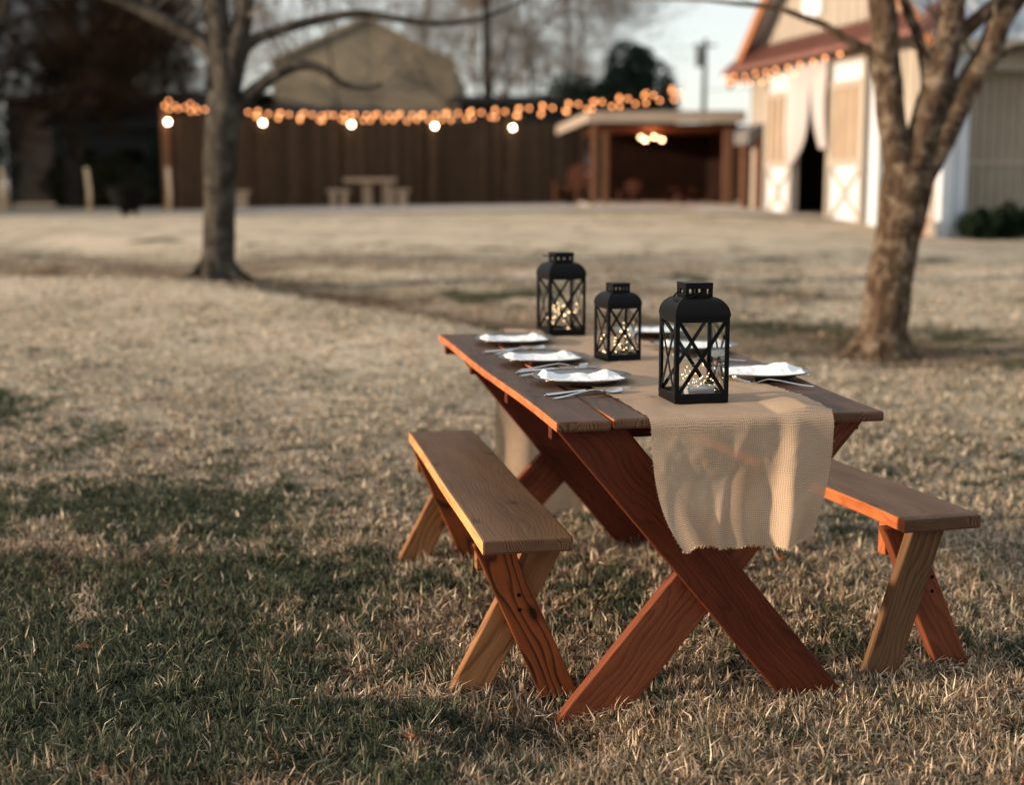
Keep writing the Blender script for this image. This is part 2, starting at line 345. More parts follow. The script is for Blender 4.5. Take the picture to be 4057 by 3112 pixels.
def fields(x, y):
    gr = np.zeros_like(x); br = np.zeros_like(x)
    wx = (vnoise(x, y, .22, 5) - .5) * .30; wy = (vnoise(x, y, .22, 6) - .5) * .30
    sc = 1 + np.clip(y - 8, 0, 30) * .15
    for a, b, rx, ry, s in GP: gr = np.maximum(gr, s * np.exp(-(((x + wx * sc - a) / rx) ** 2 + ((y + wy * sc - b) / ry) ** 2)))
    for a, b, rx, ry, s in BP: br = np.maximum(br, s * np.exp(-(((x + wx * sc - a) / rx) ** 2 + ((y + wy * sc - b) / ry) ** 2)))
    gr = gr * .80 + (vnoise(x, y, .42, 1) * .55 + vnoise(x, y, .15, 2) * .45 - .5) * 1.25 + .20 * np.clip(1.1 - (x + 1.0) * .9, 0, 1.5) * np.clip((6.5 - y) / 2, 0, 1) + .22 * np.clip((3.1 - y) / .4, 0, 1)
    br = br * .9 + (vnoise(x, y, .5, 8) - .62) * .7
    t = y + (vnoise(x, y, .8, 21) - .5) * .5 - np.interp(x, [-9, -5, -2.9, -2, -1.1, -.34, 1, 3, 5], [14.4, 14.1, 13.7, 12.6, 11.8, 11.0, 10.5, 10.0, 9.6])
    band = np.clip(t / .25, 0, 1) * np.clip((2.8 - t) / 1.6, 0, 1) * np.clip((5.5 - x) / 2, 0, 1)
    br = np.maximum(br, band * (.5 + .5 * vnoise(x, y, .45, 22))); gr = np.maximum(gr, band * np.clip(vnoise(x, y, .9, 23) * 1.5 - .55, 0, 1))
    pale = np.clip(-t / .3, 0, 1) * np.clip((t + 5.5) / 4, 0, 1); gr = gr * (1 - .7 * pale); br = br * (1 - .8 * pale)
    fields.pale = np.clip(-t / .3, 0, 1) * np.clip((t + 7.0) / 3, 0, 1) * np.clip((1.5 - x) / 2, 0, 1)
    return np.clip(gr, 0, 1), np.clip(br, 0, 1)
def ground():
    ys = np.concatenate([np.linspace(-3, 2, 12)[:-1], np.linspace(2, 7, 130)[:-1], np.linspace(7, 16, 120)[:-1], np.linspace(16, 62, 110)[:-1], np.linspace(62, 600, 14)])
    xs = np.concatenate([-np.geomspace(500, 9, 14)[:-1], np.linspace(-9, -4, 40)[:-1], np.linspace(-4, 4, 170)[:-1], np.linspace(4, 12, 50)[:-1], np.geomspace(12, 500, 14)])
    X, Y = np.meshgrid(xs, ys); Z = gz(X, Y); nx = len(xs); ny = len(ys)
    me = bpy.data.meshes.new('lawn'); co = np.stack([X, Y, Z], -1).reshape(-1, 3)
    i = np.arange(nx * ny).reshape(ny, nx); q = np.stack([i[:-1, :-1], i[:-1, 1:], i[1:, 1:], i[1:, :-1]], -1).reshape(-1, 4)
    me.vertices.add(len(co)); me.vertices.foreach_set('co', co.ravel())
    me.loops.add(q.size); me.loops.foreach_set('vertex_index', q.ravel().astype(np.int32))
    me.polygons.add(len(q)); me.polygons.foreach_set('loop_start', np.arange(len(q), dtype=np.int32) * 4)
    me.polygons.foreach_set('use_smooth', np.ones(len(q), bool)); me.update(calc_edges=True)
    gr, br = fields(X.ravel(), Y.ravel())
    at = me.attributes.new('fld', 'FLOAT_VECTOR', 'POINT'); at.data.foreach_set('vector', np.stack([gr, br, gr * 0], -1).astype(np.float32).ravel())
    m, t = newmat('winter_lawn'); n = N(t); co = n.coord(); f = n.n('ShaderNodeSeparateXYZ', i_0=n.attr('fld'))
    fine = n.noise(n.vscale(co, (1, .6, 1)), 38, 6, .7); mid = n.noise(co, 3.5, 5, .6); far = n.noise(n.vscale(co, (.25, 1, 1)), .55, 4, .6)
    straw = n.mix(n.ramp(fine, [(.3, 0.0), (.7, 1.0)]), (.28, .24, .18), (.52, .45, .35))
    straw = n.mix(n.ramp(mid, [(.35, .0), (.65, .65)]), straw, (.22, .185, .125)); straw = n.mix(n.ramp(n.noise(n.vscale(co, (1, .8, 1)), 1.3, 4, .7), [(.42, .0), (.62, .55)]), straw, (.62, .53, .41))
    straw = n.mix(n.ramp(far, [(.42, .0), (.68, .42)]), straw, (.24, .22, .16)); straw = n.mix(n.ramp(n.noise(n.vscale(co, (.10, .5, 1)), 1.0, 3), [(.45, .0), (.65, .4)]), straw, (.60, .50, .385))
    green = n.mix(n.ramp(fine, [(.3, 0.0), (.7, 1.0)]), (.016, .022, .012), (.065, .078, .045))
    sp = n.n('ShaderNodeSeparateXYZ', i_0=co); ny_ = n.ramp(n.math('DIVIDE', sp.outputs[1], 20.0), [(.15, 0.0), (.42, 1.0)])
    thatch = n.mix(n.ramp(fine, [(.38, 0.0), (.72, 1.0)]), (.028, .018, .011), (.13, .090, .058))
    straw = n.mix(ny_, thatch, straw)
    dirt = n.mix(n.ramp(mid, [(.3, 0.0), (.7, 1.0)]), (.06, .034, .022), (.15, .09, .055))
    gm = n.ramp(n.math('ADD', f.outputs[0], n.math('MULTIPLY', n.math('SUBTRACT', fine, .5), .5)), [(.25, 0.0), (.6, 1.0)])
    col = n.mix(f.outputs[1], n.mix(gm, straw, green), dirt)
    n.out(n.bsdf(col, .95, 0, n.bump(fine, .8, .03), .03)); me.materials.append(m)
    o = bpy.data.objects.new('lawn', me); SC.collection.objects.link(o); tag(o, 'dry winter lawn of straw and green patches rising to the fence', 'ground', kind='structure')
ground()
def grass():
    X = []; Y = []; Hh = []; Wd = []; TH = []; LN = []
    for (n_, y0, y1, mg, h, wd, per) in ((15500, 2.1, 3.6, .8, .046, .0018, 11), (18000, 3.6, 5.4, 1.1, .045, .0021, 11), (18500, 5.4, 8, 1.5, .038, .0024, 10), (18000, 8, 12, 2.2, .034, .0032, 8), (11000, 12, 19, 2.5, .036, .005, 8)):
        y = nr.uniform(y0, y1, n_); x = nr.uniform(-1, 1, n_) * (y * .365 + mg)
        dn = vnoise(x, y, .09, 11) * .8 + vnoise(x, y, .30, 12) * .8 + nr.uniform(-.22, .22, n_)
        m_ = dn > .55; x, y = x[m_], y[m_]; big = nr.uniform(.65, 1.35, len(x)) * (.7 + .6 * vnoise(x, y, .2, 13))
        kk = per; x = np.repeat(x, kk); y = np.repeat(y, kk); big = np.repeat(big, kk); k = len(x)
        th = nr.uniform(0, 2 * np.pi, k); rr = nr.uniform(0, .017, k) * big * (1 if y0 < 5 else 1.3)
        X.append(x + np.cos(th) * rr); Y.append(y + np.sin(th) * rr); TH.append(th + nr.uniform(-.8, .8, k)); LN.append(nr.uniform(.05, .5, k) + rr / .017 * .9)
        Hh.append(h * big * nr.uniform(.4, 1.25, k)); Wd.append(wd * nr.uniform(.6, 1.5, k))
        # loose blades lying in the thatch
        k = int(n_ * per * .32); y = nr.uniform(y0, y1, k); x = nr.uniform(-1, 1, k) * (y * .365 + mg)
        X.append(x); Y.append(y); TH.append(nr.uniform(0, 2 * np.pi, k)); LN.append(nr.uniform(1.0, 2.6, k)); Hh.append(h * 1.15 * nr.uniform(.5, 1.5, k)); Wd.append(wd * nr.uniform(.6, 1.3, k))
    X = np.concatenate(X); Y = np.concatenate(Y); H = np.concatenate(Hh); Wd = np.concatenate(Wd); th = np.concatenate(TH); lean = np.concatenate(LN); n_ = len(X)
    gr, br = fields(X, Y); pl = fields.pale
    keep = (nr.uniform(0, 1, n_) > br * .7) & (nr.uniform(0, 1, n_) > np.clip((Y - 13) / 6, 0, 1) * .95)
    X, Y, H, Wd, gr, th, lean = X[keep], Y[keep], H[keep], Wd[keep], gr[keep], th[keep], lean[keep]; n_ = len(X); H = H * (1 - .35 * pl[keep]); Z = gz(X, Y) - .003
    isg = nr.uniform(0, 1, n_) < np.clip((gr + (vnoise(X, Y, .07, 31) - .5) * .8 + .03) * 1.6, .10, .93)
    lean = np.where(isg, lean * .75, lean * 1.25); H = np.where(isg, H * .85, H)
    dx, dy = np.cos(th), np.sin(th); px, py = -dy, dx
    bend = nr.uniform(-.5, 1.3, n_)
    a1 = np.minimum(lean * .55, 1.45); a2 = lean + bend
    l1 = H * .55; l2 = H * .6
    p0 = np.stack([X, Y, Z], 1)
    p1 = p0 + np.stack([dx * np.sin(a1) * l1, dy * np.sin(a1) * l1, np.cos(a1) * l1 + .002], 1)
    tw = nr.uniform(-1.1, 1.1, n_); d2x = np.cos(th + tw); d2y = np.sin(th + tw)
    p2 = p1 + np.stack([d2x * np.sin(a2) * l2, d2y * np.sin(a2) * l2, np.maximum(np.cos(a2), -.3) * l2], 1)
    wv = np.stack([px * Wd, py * Wd, nr.uniform(-.4, .4, n_) * Wd], 1)
    V = np.stack([p0 - wv * .8, p0 + wv * .8, p1 - wv, p1 + wv, p2], 1).reshape(-1, 3)
    b = np.arange(n_, dtype=np.int32)[:, None] * 5
    loops = np.concatenate([b + np.array([0, 1, 3, 2]), b + np.array([2, 3, 4])], 1).ravel().astype(np.int32)
    st = (np.arange(n_, dtype=np.int32)[:, None] * 7 + np.array([0, 4], dtype=np.int32)).ravel().astype(np.int32)
    me = bpy.data.meshes.new('grass'); me.vertices.add(len(V)); me.vertices.foreach_set('co', V.astype(np.float32).ravel())
    me.loops.add(len(loops)); me.loops.foreach_set('vertex_index', loops)
    me.polygons.add(len(st)); me.polygons.foreach_set('loop_start', st); me.update(calc_edges=True)
    u = nr.uniform(0, 1, n_)[:, None]; br_ = nr.uniform(.55, 1.25, n_)[:, None]
    cs = (np.array([[.24, .165, .10]]) * (1 - u) + np.array([[.90, .72, .52]]) * u ** 1.4) * br_
    red = nr.uniform(0, 1, n_) < .07; cs[red] = np.array([.27, .14, .08]) * br_[red]
    cg = (np.array([[.034, .044, .028]]) * (1 - u) + np.array([[.18, .20, .125]]) * u ** 1.5) * br_
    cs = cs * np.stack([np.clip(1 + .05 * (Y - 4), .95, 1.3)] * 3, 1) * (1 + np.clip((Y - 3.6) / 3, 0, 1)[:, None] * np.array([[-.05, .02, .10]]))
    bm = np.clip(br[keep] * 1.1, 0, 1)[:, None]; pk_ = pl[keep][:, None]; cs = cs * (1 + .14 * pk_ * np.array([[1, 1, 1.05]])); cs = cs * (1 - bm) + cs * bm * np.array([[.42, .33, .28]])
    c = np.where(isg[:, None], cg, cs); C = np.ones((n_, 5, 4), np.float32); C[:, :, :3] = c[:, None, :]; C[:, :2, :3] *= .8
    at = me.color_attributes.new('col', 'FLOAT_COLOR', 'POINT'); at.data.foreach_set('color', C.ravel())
    m, t = newmat('grass_blades'); n = N(t); ca = n.attr('col', 'Color')
    d = n.bsdf(ca, .75, 0, None, .06); tl = n.n('ShaderNodeBsdfTranslucent'); t.links.new(ca, tl.inputs[0])
    mx = n.n('ShaderNodeMixShader', i_0=.3); t.links.new(d, mx.inputs[1]); t.links.new(tl.outputs[0], mx.inputs[2]); n.out(mx.outputs[0])
    me.materials.append(m)
    o = bpy.data.objects.new('grass', me); SC.collection.objects.link(o); tag(o, 'short dry and green grass blades covering the lawn', 'grass', kind='stuff')
grass()
# ---------------------------------------------------------------- concrete pad in front of the fence
def slab(name, pts, lift, mat, label, cat):
    """ground-hugging sheet over a quad (world xy), subdivided"""
    b = MB(); nx, ny = 40, 8; vs = []; fs = []
    (ax, ay), (bx, by), (cx, cy), (dx_, dy_) = pts
    for j in range(ny + 1):
        for i in range(nx + 1):
            u, v = i / nx, j / ny
            x = (ax * (1 - u) + bx * u) * (1 - v) + (dx_ * (1 - u) + cx * u) * v; y = (ay * (1 - u) + by * u) * (1 - v) + (dy_ * (1 - u) + cy * u) * v
            vs.append((x, y, g1(x, y) + lift))
    for j in range(ny):
        for i in range(nx):
            a = j * (nx + 1) + i; fs.append((a, a + 1, a + nx + 2, a + nx + 1))
    b.add(vs, fs); o = b.build(name, mat, smooth=True); tag(o, label, cat, kind='structure')
slab('patio', [(-6.6, 30.5), (3.6, 30.0), (3.9, 43.5), (-7.2, 38.6)], .03, M['conc'], 'pale concrete patio in front of the wooden fence', 'patio')
slab('path', [(3.7, 28.3), (6.1, 26.4), (5.0, 31.5), (3.9, 33.5)], .034, M['conc'], 'concrete path leading to the barn door', 'path')

# ---------------------------------------------------------------- fence (about 2.5 m) and its globe lamps
FP = [(-9.2 + i * 2.26, 38.2 + i * 1.33) for i in range(10)]
def fence():
    root = empty('wooden_fence', (FP[0][0], FP[0][1], g1(*FP[0])), 0, 'tall dark brown board fence with its left end post in sunlight, running behind the patio', 'fence')
    o0 = Vector(root.location); b = MB()
    d = Vector((2.26, 1.33, 0)).normalized(); nrm = Vector((d.y, -d.x, 0)); L = 2.622
    for i in range(len(FP) - 1):
        p = Vector((*FP[i], 0)); k = 0.0
        while k < L - .05:
            q = p + d * (k + .07); z = g1(q.x, q.y); h = 2.50 + rnd.uniform(-.015, .015)
            Mx = Matrix.Rotation(math.atan2(d.y, d.x), 4, 'Z'); Mx.translation = q - o0 + Vector((0, 0, z + h / 2)) + nrm * rnd.choice((0, .008, .016, .024))
            b.box((0, 0, 0), (.138, .02, h), Mx, 0, axis=2); k += .146
    b.build('boards', M['fence'], root)
    for zz in (.35, 2.2):
        c = MB()
        for i in range(len(FP) - 1):
            p = Vector((*FP[i], 0)); q = Vector((*FP[i + 1], 0)); m_ = (p + q) / 2
            p.z = g1(*FP[i]) + zz; q.z = g1(*FP[i + 1]) + zz
            c.beam(p - o0 - nrm * .045, q - o0 - nrm * .045, .05, .1)
        c.build('rail', M['fence'], root)
    for i, (x, y) in enumerate(FP):
        if i > 5: continue
        a = MB(); z = g1(x, y); a.box((0, 0, 1.28), (.2, .2, 2.75), None, 0, axis=2)
        a.box((0, 0, 2.68), (.26, .26, .05), None, 0, axis=0)
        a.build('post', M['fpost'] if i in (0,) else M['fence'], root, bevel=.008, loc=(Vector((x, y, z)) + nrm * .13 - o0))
fence()
lampnames = ['glowing globe lamp on the sunlit end post of the fence', 'glowing globe lamp just right of the left tree trunk', 'glowing globe lamp above the pale picnic table',
             'glowing globe lamp on the fence right of the picnic table', 'glowing globe lamp nearest the pavilion roof']
lp = None
for i in range(5):
    x, y = FP[i]; nrm = Vector((1.33, -2.26, 0)).normalized(); q = Vector((x, y, g1(x, y) + 2.30)) + nrm * .36
    if lp is None:
        lp = empty('globe_lamp', q); b = MB(); b.ball((0, 0, 0), .05, 14, 8); b.build('globe', M['globe'], lp, smooth=True)
        b = MB(); b.tube([(0, 0, .07), (0, 0, .16), tuple(-nrm * .16 + Vector((0, 0, .18)))], .018, 8); b.build('bracket', M['iron'], lp); r_ = lp
    else: r_ = copy_tree(lp)
    r_.location = q; tag(r_, lampnames[i], 'lamp', 'globe lamps on the fence posts')

# ---------------------------------------------------------------- string lights
def strand(name, p0, p1, sag, nb, label, jit, group='amber string lights over the yard', r=.03):
    p0, p1 = Vector(p0), Vector(p1); root = empty(name, p0, 0, label, 'string lights', group)
    pts = []
    for i in range(41):
        u = i / 40; p = p0.lerp(p1, u); p.z -= sag * 4 * u * (1 - u); pts.append(p - p0)
    b = MB(); b.tube(pts, .006, 4); b.build('cable', M['wire'], root)
    me = None
    for k in range(nb):
        u = (k + .5 + jit) / nb
        if u > 1: continue
        p = p0.lerp(p1, u); p.z -= sag * 4 * u * (1 - u) + .07; p -= p0
        p += Vector((rnd.uniform(-.02, .02), rnd.uniform(-.02, .02), rnd.uniform(-.02, .02)))
        if me is None:
            b = MB(); b.ball((0, 0, 0), r, 8, 6, sc=(1, 1, 1.2)); o = b.build('bulb', M['bulbo'], root, smooth=True, loc=p); me = o.data
        else:
            o = bpy.data.objects.new('bulb', me); SC.collection.objects.link(o); o.parent = root; o.location = p
zL = 3.42
SL = [('highest', (-9.2, 37.6, 3.60), (4.1, 34.3, 3.72), .55, 30, 0), ('second highest', (-9.2, 37.7, 3.50), (3.95, 33.4, 3.52), .42, 31, .3),
      ('middle', (-9.3, 37.5, 3.44), (3.8, 32.6, 3.50), .38, 31, .1), ('second lowest', (-9.25, 37.9, 3.42), (4.05, 33.9, 3.44), .45, 32, .45),
      ('lowest', (-9.3, 37.7, 3.38), (3.85, 32.9, 3.36), .42, 30, .2)]
for nm, a, b_, s_, nb, j in SL:
    strand('string_lights', a, b_, s_, nb - 8, '%s of the five amber light strings running from the fence end to the evergreen' % nm, j)

# ---------------------------------------------------------------- barn
BY = (7.0, 23.6); BZ = .40
def barn():
    ang = math.atan2(.980, -.198)
    root = empty('white_barn', (BY[0], BY[1], BZ), ang, 'cream gabled barn with a curtained doorway and rust red pent roof', 'barn')
    zt = 3.45; L = 8.6; pk = 5.0; pkz = 6.75
    def part(b, name, mat, **k): return b.build(name, mat, root, **k)
    # front wall with doorway and boards
    b = MB(); th = .04
    def wallx(x0, x1, z0, z1):
        b.box(((x0 + x1) / 2, -th / 2, (z0 + z1) / 2), (x1 - x0, th, z1 - z0))
    wallx(.02, 4.27, -.6, zt); wallx(5.96, L, -.6, zt); wallx(4.27, 5.96, 3.3, zt)
    b.add([(0, -.001, zt), (L, -.001, zt), (pk - .7 + .0, -.001, pkz), (0, -th, zt), (L, -th, zt), (pk - .7, -th, pkz)], [(0, 2, 1), (3, 4, 5), (0, 3, 5, 2), (1, 2, 5, 4)])
    k = .15
    while k < L:
        if not 4.25 < k < 5.95: b.box((k, .012, 1.4), (.045, .024, 4.0))
        hz = zt + (pkz - zt) * (1 - abs(k - 4.3) / 4.3)
        if hz - zt > .15: b.box((k, .012, (zt + hz) / 2 + .1), (.045, .024, hz - zt - .2))
        k += .4
    part(b, 'front_wall', M['cream'])
    # side wall: upper band and recessed boarded lower wall
    b = MB(); b.box((.09, -6.2, 3.12), (.18, 12.0, .66)); part(b, 'upper_side_wall', M['cream'])
    b = MB(); b.box((.50, -6.3, 1.1), (.14, 11.6, 3.4)); k = .45
    while k < 12: b.box((.405, -k, 1.1), (.05, .045, 3.39)); k += .17
    b.box((.40, -6.3, 1.30), (.05, 11.5, .08))
    part(b, 'lower_side_wall', M['tan'])
    b = MB(); b.box((L - .1, -6.4, 1.4), (.16, 12.2, 4.2)); part(b, 'rear_side_wall', M['cream'])
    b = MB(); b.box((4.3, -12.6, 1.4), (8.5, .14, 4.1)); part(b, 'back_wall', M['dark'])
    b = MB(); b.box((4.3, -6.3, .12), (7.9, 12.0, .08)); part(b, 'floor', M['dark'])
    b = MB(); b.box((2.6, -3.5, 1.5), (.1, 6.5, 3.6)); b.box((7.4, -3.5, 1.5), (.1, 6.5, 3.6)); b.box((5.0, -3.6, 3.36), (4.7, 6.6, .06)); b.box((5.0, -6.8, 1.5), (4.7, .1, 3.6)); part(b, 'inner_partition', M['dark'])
    # roof
    b = MB(); ov = .45
    for sgn, xe, ze in ((-1, -.35, zt - .27), (1, L + .35, zt - .27)):
        vs = [(xe, .35, ze), (4.3, .35, pkz + .08), (4.3, -12.9, pkz + .08), (xe, -12.9, ze)]
        vs += [(v[0], v[1], v[2] + .07) for v in vs]
        f = [(0, 1, 2, 3), (4, 7, 6, 5), (0, 4, 5, 1), (1, 5, 6, 2), (2, 6, 7, 3), (3, 7, 4, 0)]
        b.add(vs, f)
    for i in range(26):
        y = .3 - i * .52; b.beam((-.36, y, zt - .27 + .085), (4.3, y, pkz + .165), .04, .04)
    roof = part(b, 'roof', M['metal'])
    b = MB(); b.beam((L + .37, .41, zt - .34), (4.3, .41, pkz + .02), .06, .24, (0, 0, 1)); b.beam((-.37, .41, zt - .34), (4.3, .41, pkz + .02), .06, .24)
    b.build('rake_board', M['rake'], roof)
    b = MB(); b.box((-.40, -6.3, zt - .29), (.05, 13.2, .17)); b.build('eave_board', M['tan'], roof)
    # pent roof over the doors
    b = MB(); vs = [(-.25, .62, 3.40), (L + .3, .62, 3.40), (L + .3, .06, 3.86), (-.25, .06, 3.86), (-.25, .62, 3.34), (L + .3, .62, 3.34), (L + .3, .06, 3.40), (-.25, .06, 3.40)]
    b.add(vs, [(0, 1, 2, 3), (4, 7, 6, 5), (0, 4, 5, 1), (1, 5, 6, 2), (3, 2, 6, 7), (0, 3, 7, 4)])
    k = -.1
    while k < L + .2: b.beam((k, .62, 3.425), (k, .08, 3.885), .035, .035); k += .3
    part(b, 'pent_roof', M['rust'])
    b = MB(); b.box((5.3, .04, 5.05), (.95, .05, 1.7)); b.box((5.3, .075, 5.05), (.08, .03, 1.6)); part(b, 'loft_door', M['whitep'])
    # corner boards
    for x in (2.15,):
        b = MB(); b.box((x, .07, 1.4), (.34, .14, 3.9)); part(b, 'pilaster', M['whitep'], bevel=.01)
    b = MB(); b.box((-.06, -.09, 1.35), (.16, .22, 3.9)); b.box((-.03, -.36, 1.35), (.10, .22, 3.9)); part(b, 'corner_board', M['whitep'], bevel=.01)
    # two door leaves
    for x0, x1, lb in ((2.62, 4.24, None), (5.98, 7.5, None)):
        door = MB(); cx = (x0 + x1) / 2; wd = x1 - x0; y = .055; zb, z1, z2, ztop = .12, 1.42, 2.72, 3.34
        door.box((cx, y - .01, (zb + ztop) / 2), (wd - .02, .045, ztop - zb - .02))
        dm = part(door, 'door', M['whitep'])
        fr = MB(); f = .13; yy = .10
        for (a, b2) in ((x0, x0 + f), (x1 - f, x1)): fr.box(((a + b2) / 2, yy, (zb + ztop) / 2), (f, .05, ztop - zb))
        for zz in (zb + f / 2, z1 - f / 2, z2 + f / 2, ztop - f / 2): fr.box((cx, yy, zz), (wd - 2 * f - .004, .05, f))
        fr.build('door_frame', M['cream'], dm)
        xb = MB(); xb.beam((x0 + f, yy - .015, zb + f), (x1 - f, yy - .015, z1 - f), .1, .03, (0, 1, 0)); xb.beam((x1 - f, yy - .012, zb + f), (x0 + f, yy - .012, z1 - f), .1, .03, (0, 1, 0))
        xb.build('cross_brace', M['cream'], dm)
        sl = MB(); sl.box((cx, .070, (z1 + z2) / 2), (wd - .1, .012, z2 - z1)); sl.build('window_back', M['rake'], dm)
        sl = MB(); k = x0 + f + .12
        while k < x1 - f - .05: sl.box((k, .095, (z1 + z2) / 2), (.22, .03, z2 - z1 - .01)); k += .36
        sl.build('slat', M['tan'], dm)
    # small awning with posts at the far end
    b = MB(); vs = [(7.65, .02, 2.25), (8.5, .02, 2.25), (8.5, .42, 2.08), (7.65, .42, 2.08)]; vs += [(v[0], v[1], v[2] - .28) for v in vs]
    b.add(vs, [(0, 3, 2, 1), (4, 5, 6, 7), (0, 1, 5, 4), (1, 2, 6, 5), (2, 3, 7, 6), (3, 0, 4, 7)]); part(b, 'awning', M['grey'])
    for x in (7.72, 8.6):
        b = MB(); b.box((x, .12, .95), (.16, .16, 2.0)); part(b, 'awning_post', M['brownp'])
barn()
def drape(name, top, bot, n_u, label, w_top, zt, zb, swoop):
    """top: (x0,x1) span on the rail, bot: (x0,x1) span at the tie; barn local coords"""
    b = MB(); nu, nv = 36, 30; vs = []; fs = []
    for j in range(nv + 1):
        v = j / nv
        for i in range(nu + 1):
            u = i / nu
            e0 = top[0] + (bot[0] - top[0]) * (v ** swoop[0]); e1 = top[1] + (bot[1] - top[1]) * (v ** swoop[1])
            x = e0 + (e1 - e0) * u; zz = zt + (zb - zt) * v - .25 * math.sin(math.pi * v) * (u if swoop[0] < swoop[1] else 1 - u) * .4
            y = .20 + .045 * math.sin(u * 40 + 2 * v) * (1 - .5 * v) + .05 * math.sin(v * 3)
            vs.append((x, y, zz))
    for j in range(nv):
        for i in range(nu):
            a = j * (nu + 1) + i; fs.append((a, a + 1, a + nu + 2, a + nu + 1))
    b.add(vs, fs); o = b.build(name, M['drape'], None, smooth=True)
    o.location = (BY[0], BY[1], BZ); o.rotation_euler = (0, 0, math.atan2(.980, -.198)); tag(o, label, 'curtain', 'sheer drapes in the barn doorway')
drape('door_drape', (5.95, 4.85), (5.98, 5.85), 0, 'sheer white drape swept to the left side of the barn doorway', 0, 3.32, 1.30, (1.0, 4.5))
drape('door_drape', (4.85, 4.12), (4.34, 4.10), 0, 'sheer white drape tied back on the right side of the barn doorway', 0, 3.32, 1.62, (1.25, 1.0))
# lights under the pent roof
c_, s_ = -.198, .980
def barnp(x, y, z): return (BY[0] + c_ * x - s_ * y, BY[1] + s_ * x + c_ * y, BZ + z)
strand('string_lights', barnp(8.7, .70, 3.30), barnp(2.2, .70, 3.32), .05, 11, 'upper amber light string hanging under the rust red pent roof of the barn', .0, 'amber light strings on the barn', .026)
strand('string_lights', barnp(8.6, .66, 3.22), barnp(4.4, .66, 3.12), .08, 7, 'shorter lower amber light string hanging over the barn doors', .2, 'amber light strings on the barn', .026)

def clump(name, c, rad, n_, size, mat, label, cat, seed=1, trunk=True, core=.75, group=None):
    """leafy mass: many small leaf faces through the crown's volume"""
    g = np.random.default_rng(seed); root = empty(name, (c[0], c[1], g1(c[0], c[1])), 0, label, cat, group)
    # lumpy crown built of sub-lobes
    lob = g.normal(size=(26, 3)); lob /= np.linalg.norm(lob, axis=1)[:, None]; lob *= g.uniform(.35, .85, (26, 1)); lr = g.uniform(.25, .48, 26)
    k = g.integers(0, 26, n_); d = g.normal(size=(n_, 3)); d /= np.linalg.norm(d, axis=1)[:, None]
    p = (lob[k] + d * (lr[k][:, None]) * g.uniform(.5, 1.12, (n_, 1)) ** .6) * np.array(rad) + np.array([0, 0, c[2]])
    u = g.normal(size=(n_, 3)); u /= np.linalg.norm(u, axis=1)[:, None]; v = np.cross(u, g.normal(size=(n_, 3))); v /= np.linalg.norm(v, axis=1)[:, None]
    s = size * g.uniform(.6, 1.4, (n_, 1)); V = np.stack([p - u * s, p + v * s * .5, p + u * s, p - v * s * .5], 1).reshape(-1, 3)
    zmin = .02; V[:, 2] = np.maximum(V[:, 2], zmin)
    me = bpy.data.meshes.new('crown'); me.vertices.add(len(V)); me.vertices.foreach_set('co', V.astype(np.float32).ravel())
    me.loops.add(n_ * 4); me.loops.foreach_set('vertex_index', np.arange(n_ * 4, dtype=np.int32)); me.polygons.add(n_)
    me.polygons.foreach_set('loop_start', np.arange(n_, dtype=np.int32) * 4); me.update(calc_edges=True); me.materials.append(mat)
    o = bpy.data.objects.new('crown', me); SC.collection.objects.link(o); o.parent = root
    if trunk:
        b = MB(); b.tube([(0, 0, -.1), (.03, 0, c[2] * .5), (0, 0, c[2] + rad[2] * .4)], [.07 * rad[0] + .04, .05 * rad[0] + .03, .02], 8); b.build('trunk', M['bark'], root, smooth=True)
    return root
for i, (x, y, lb) in enumerate(((7.56, 23.25, 'round clipped dark shrub nearest the white corner of the barn'), (8.10, 23.35, 'second round clipped dark shrub along the barn side wall'), (8.66, 23.5, 'round clipped dark shrub at the right edge of the photo'))):
    clump('clipped_shrub', (x, y, .27), (.34, .34, .30), 5200, .035, M['shrub'], lb, 'shrub', 40 + i, True, group='clipped shrubs by the barn')
# terracotta pot and post lamp by the corner
def pot():
    x, y = 6.62, 23.4; root = empty('terracotta_planter', (x, y, g1(x, y)), 0, 'orange terracotta planter on the ground beside the white barn corner', 'planter')
    b = MB(); b.lathe([(.10, 0), (.17, .26), (.19, .27), (.19, .31), (.16, .31), (.14, .26)], 20); b.build('pot', plain('terracotta', (.62, .20, .07), .8), root, smooth=True)
    b = MB(); b.lathe([(.001, .27), (.15, .27)], 16); b.build('soil', M['dark'], root)
pot()
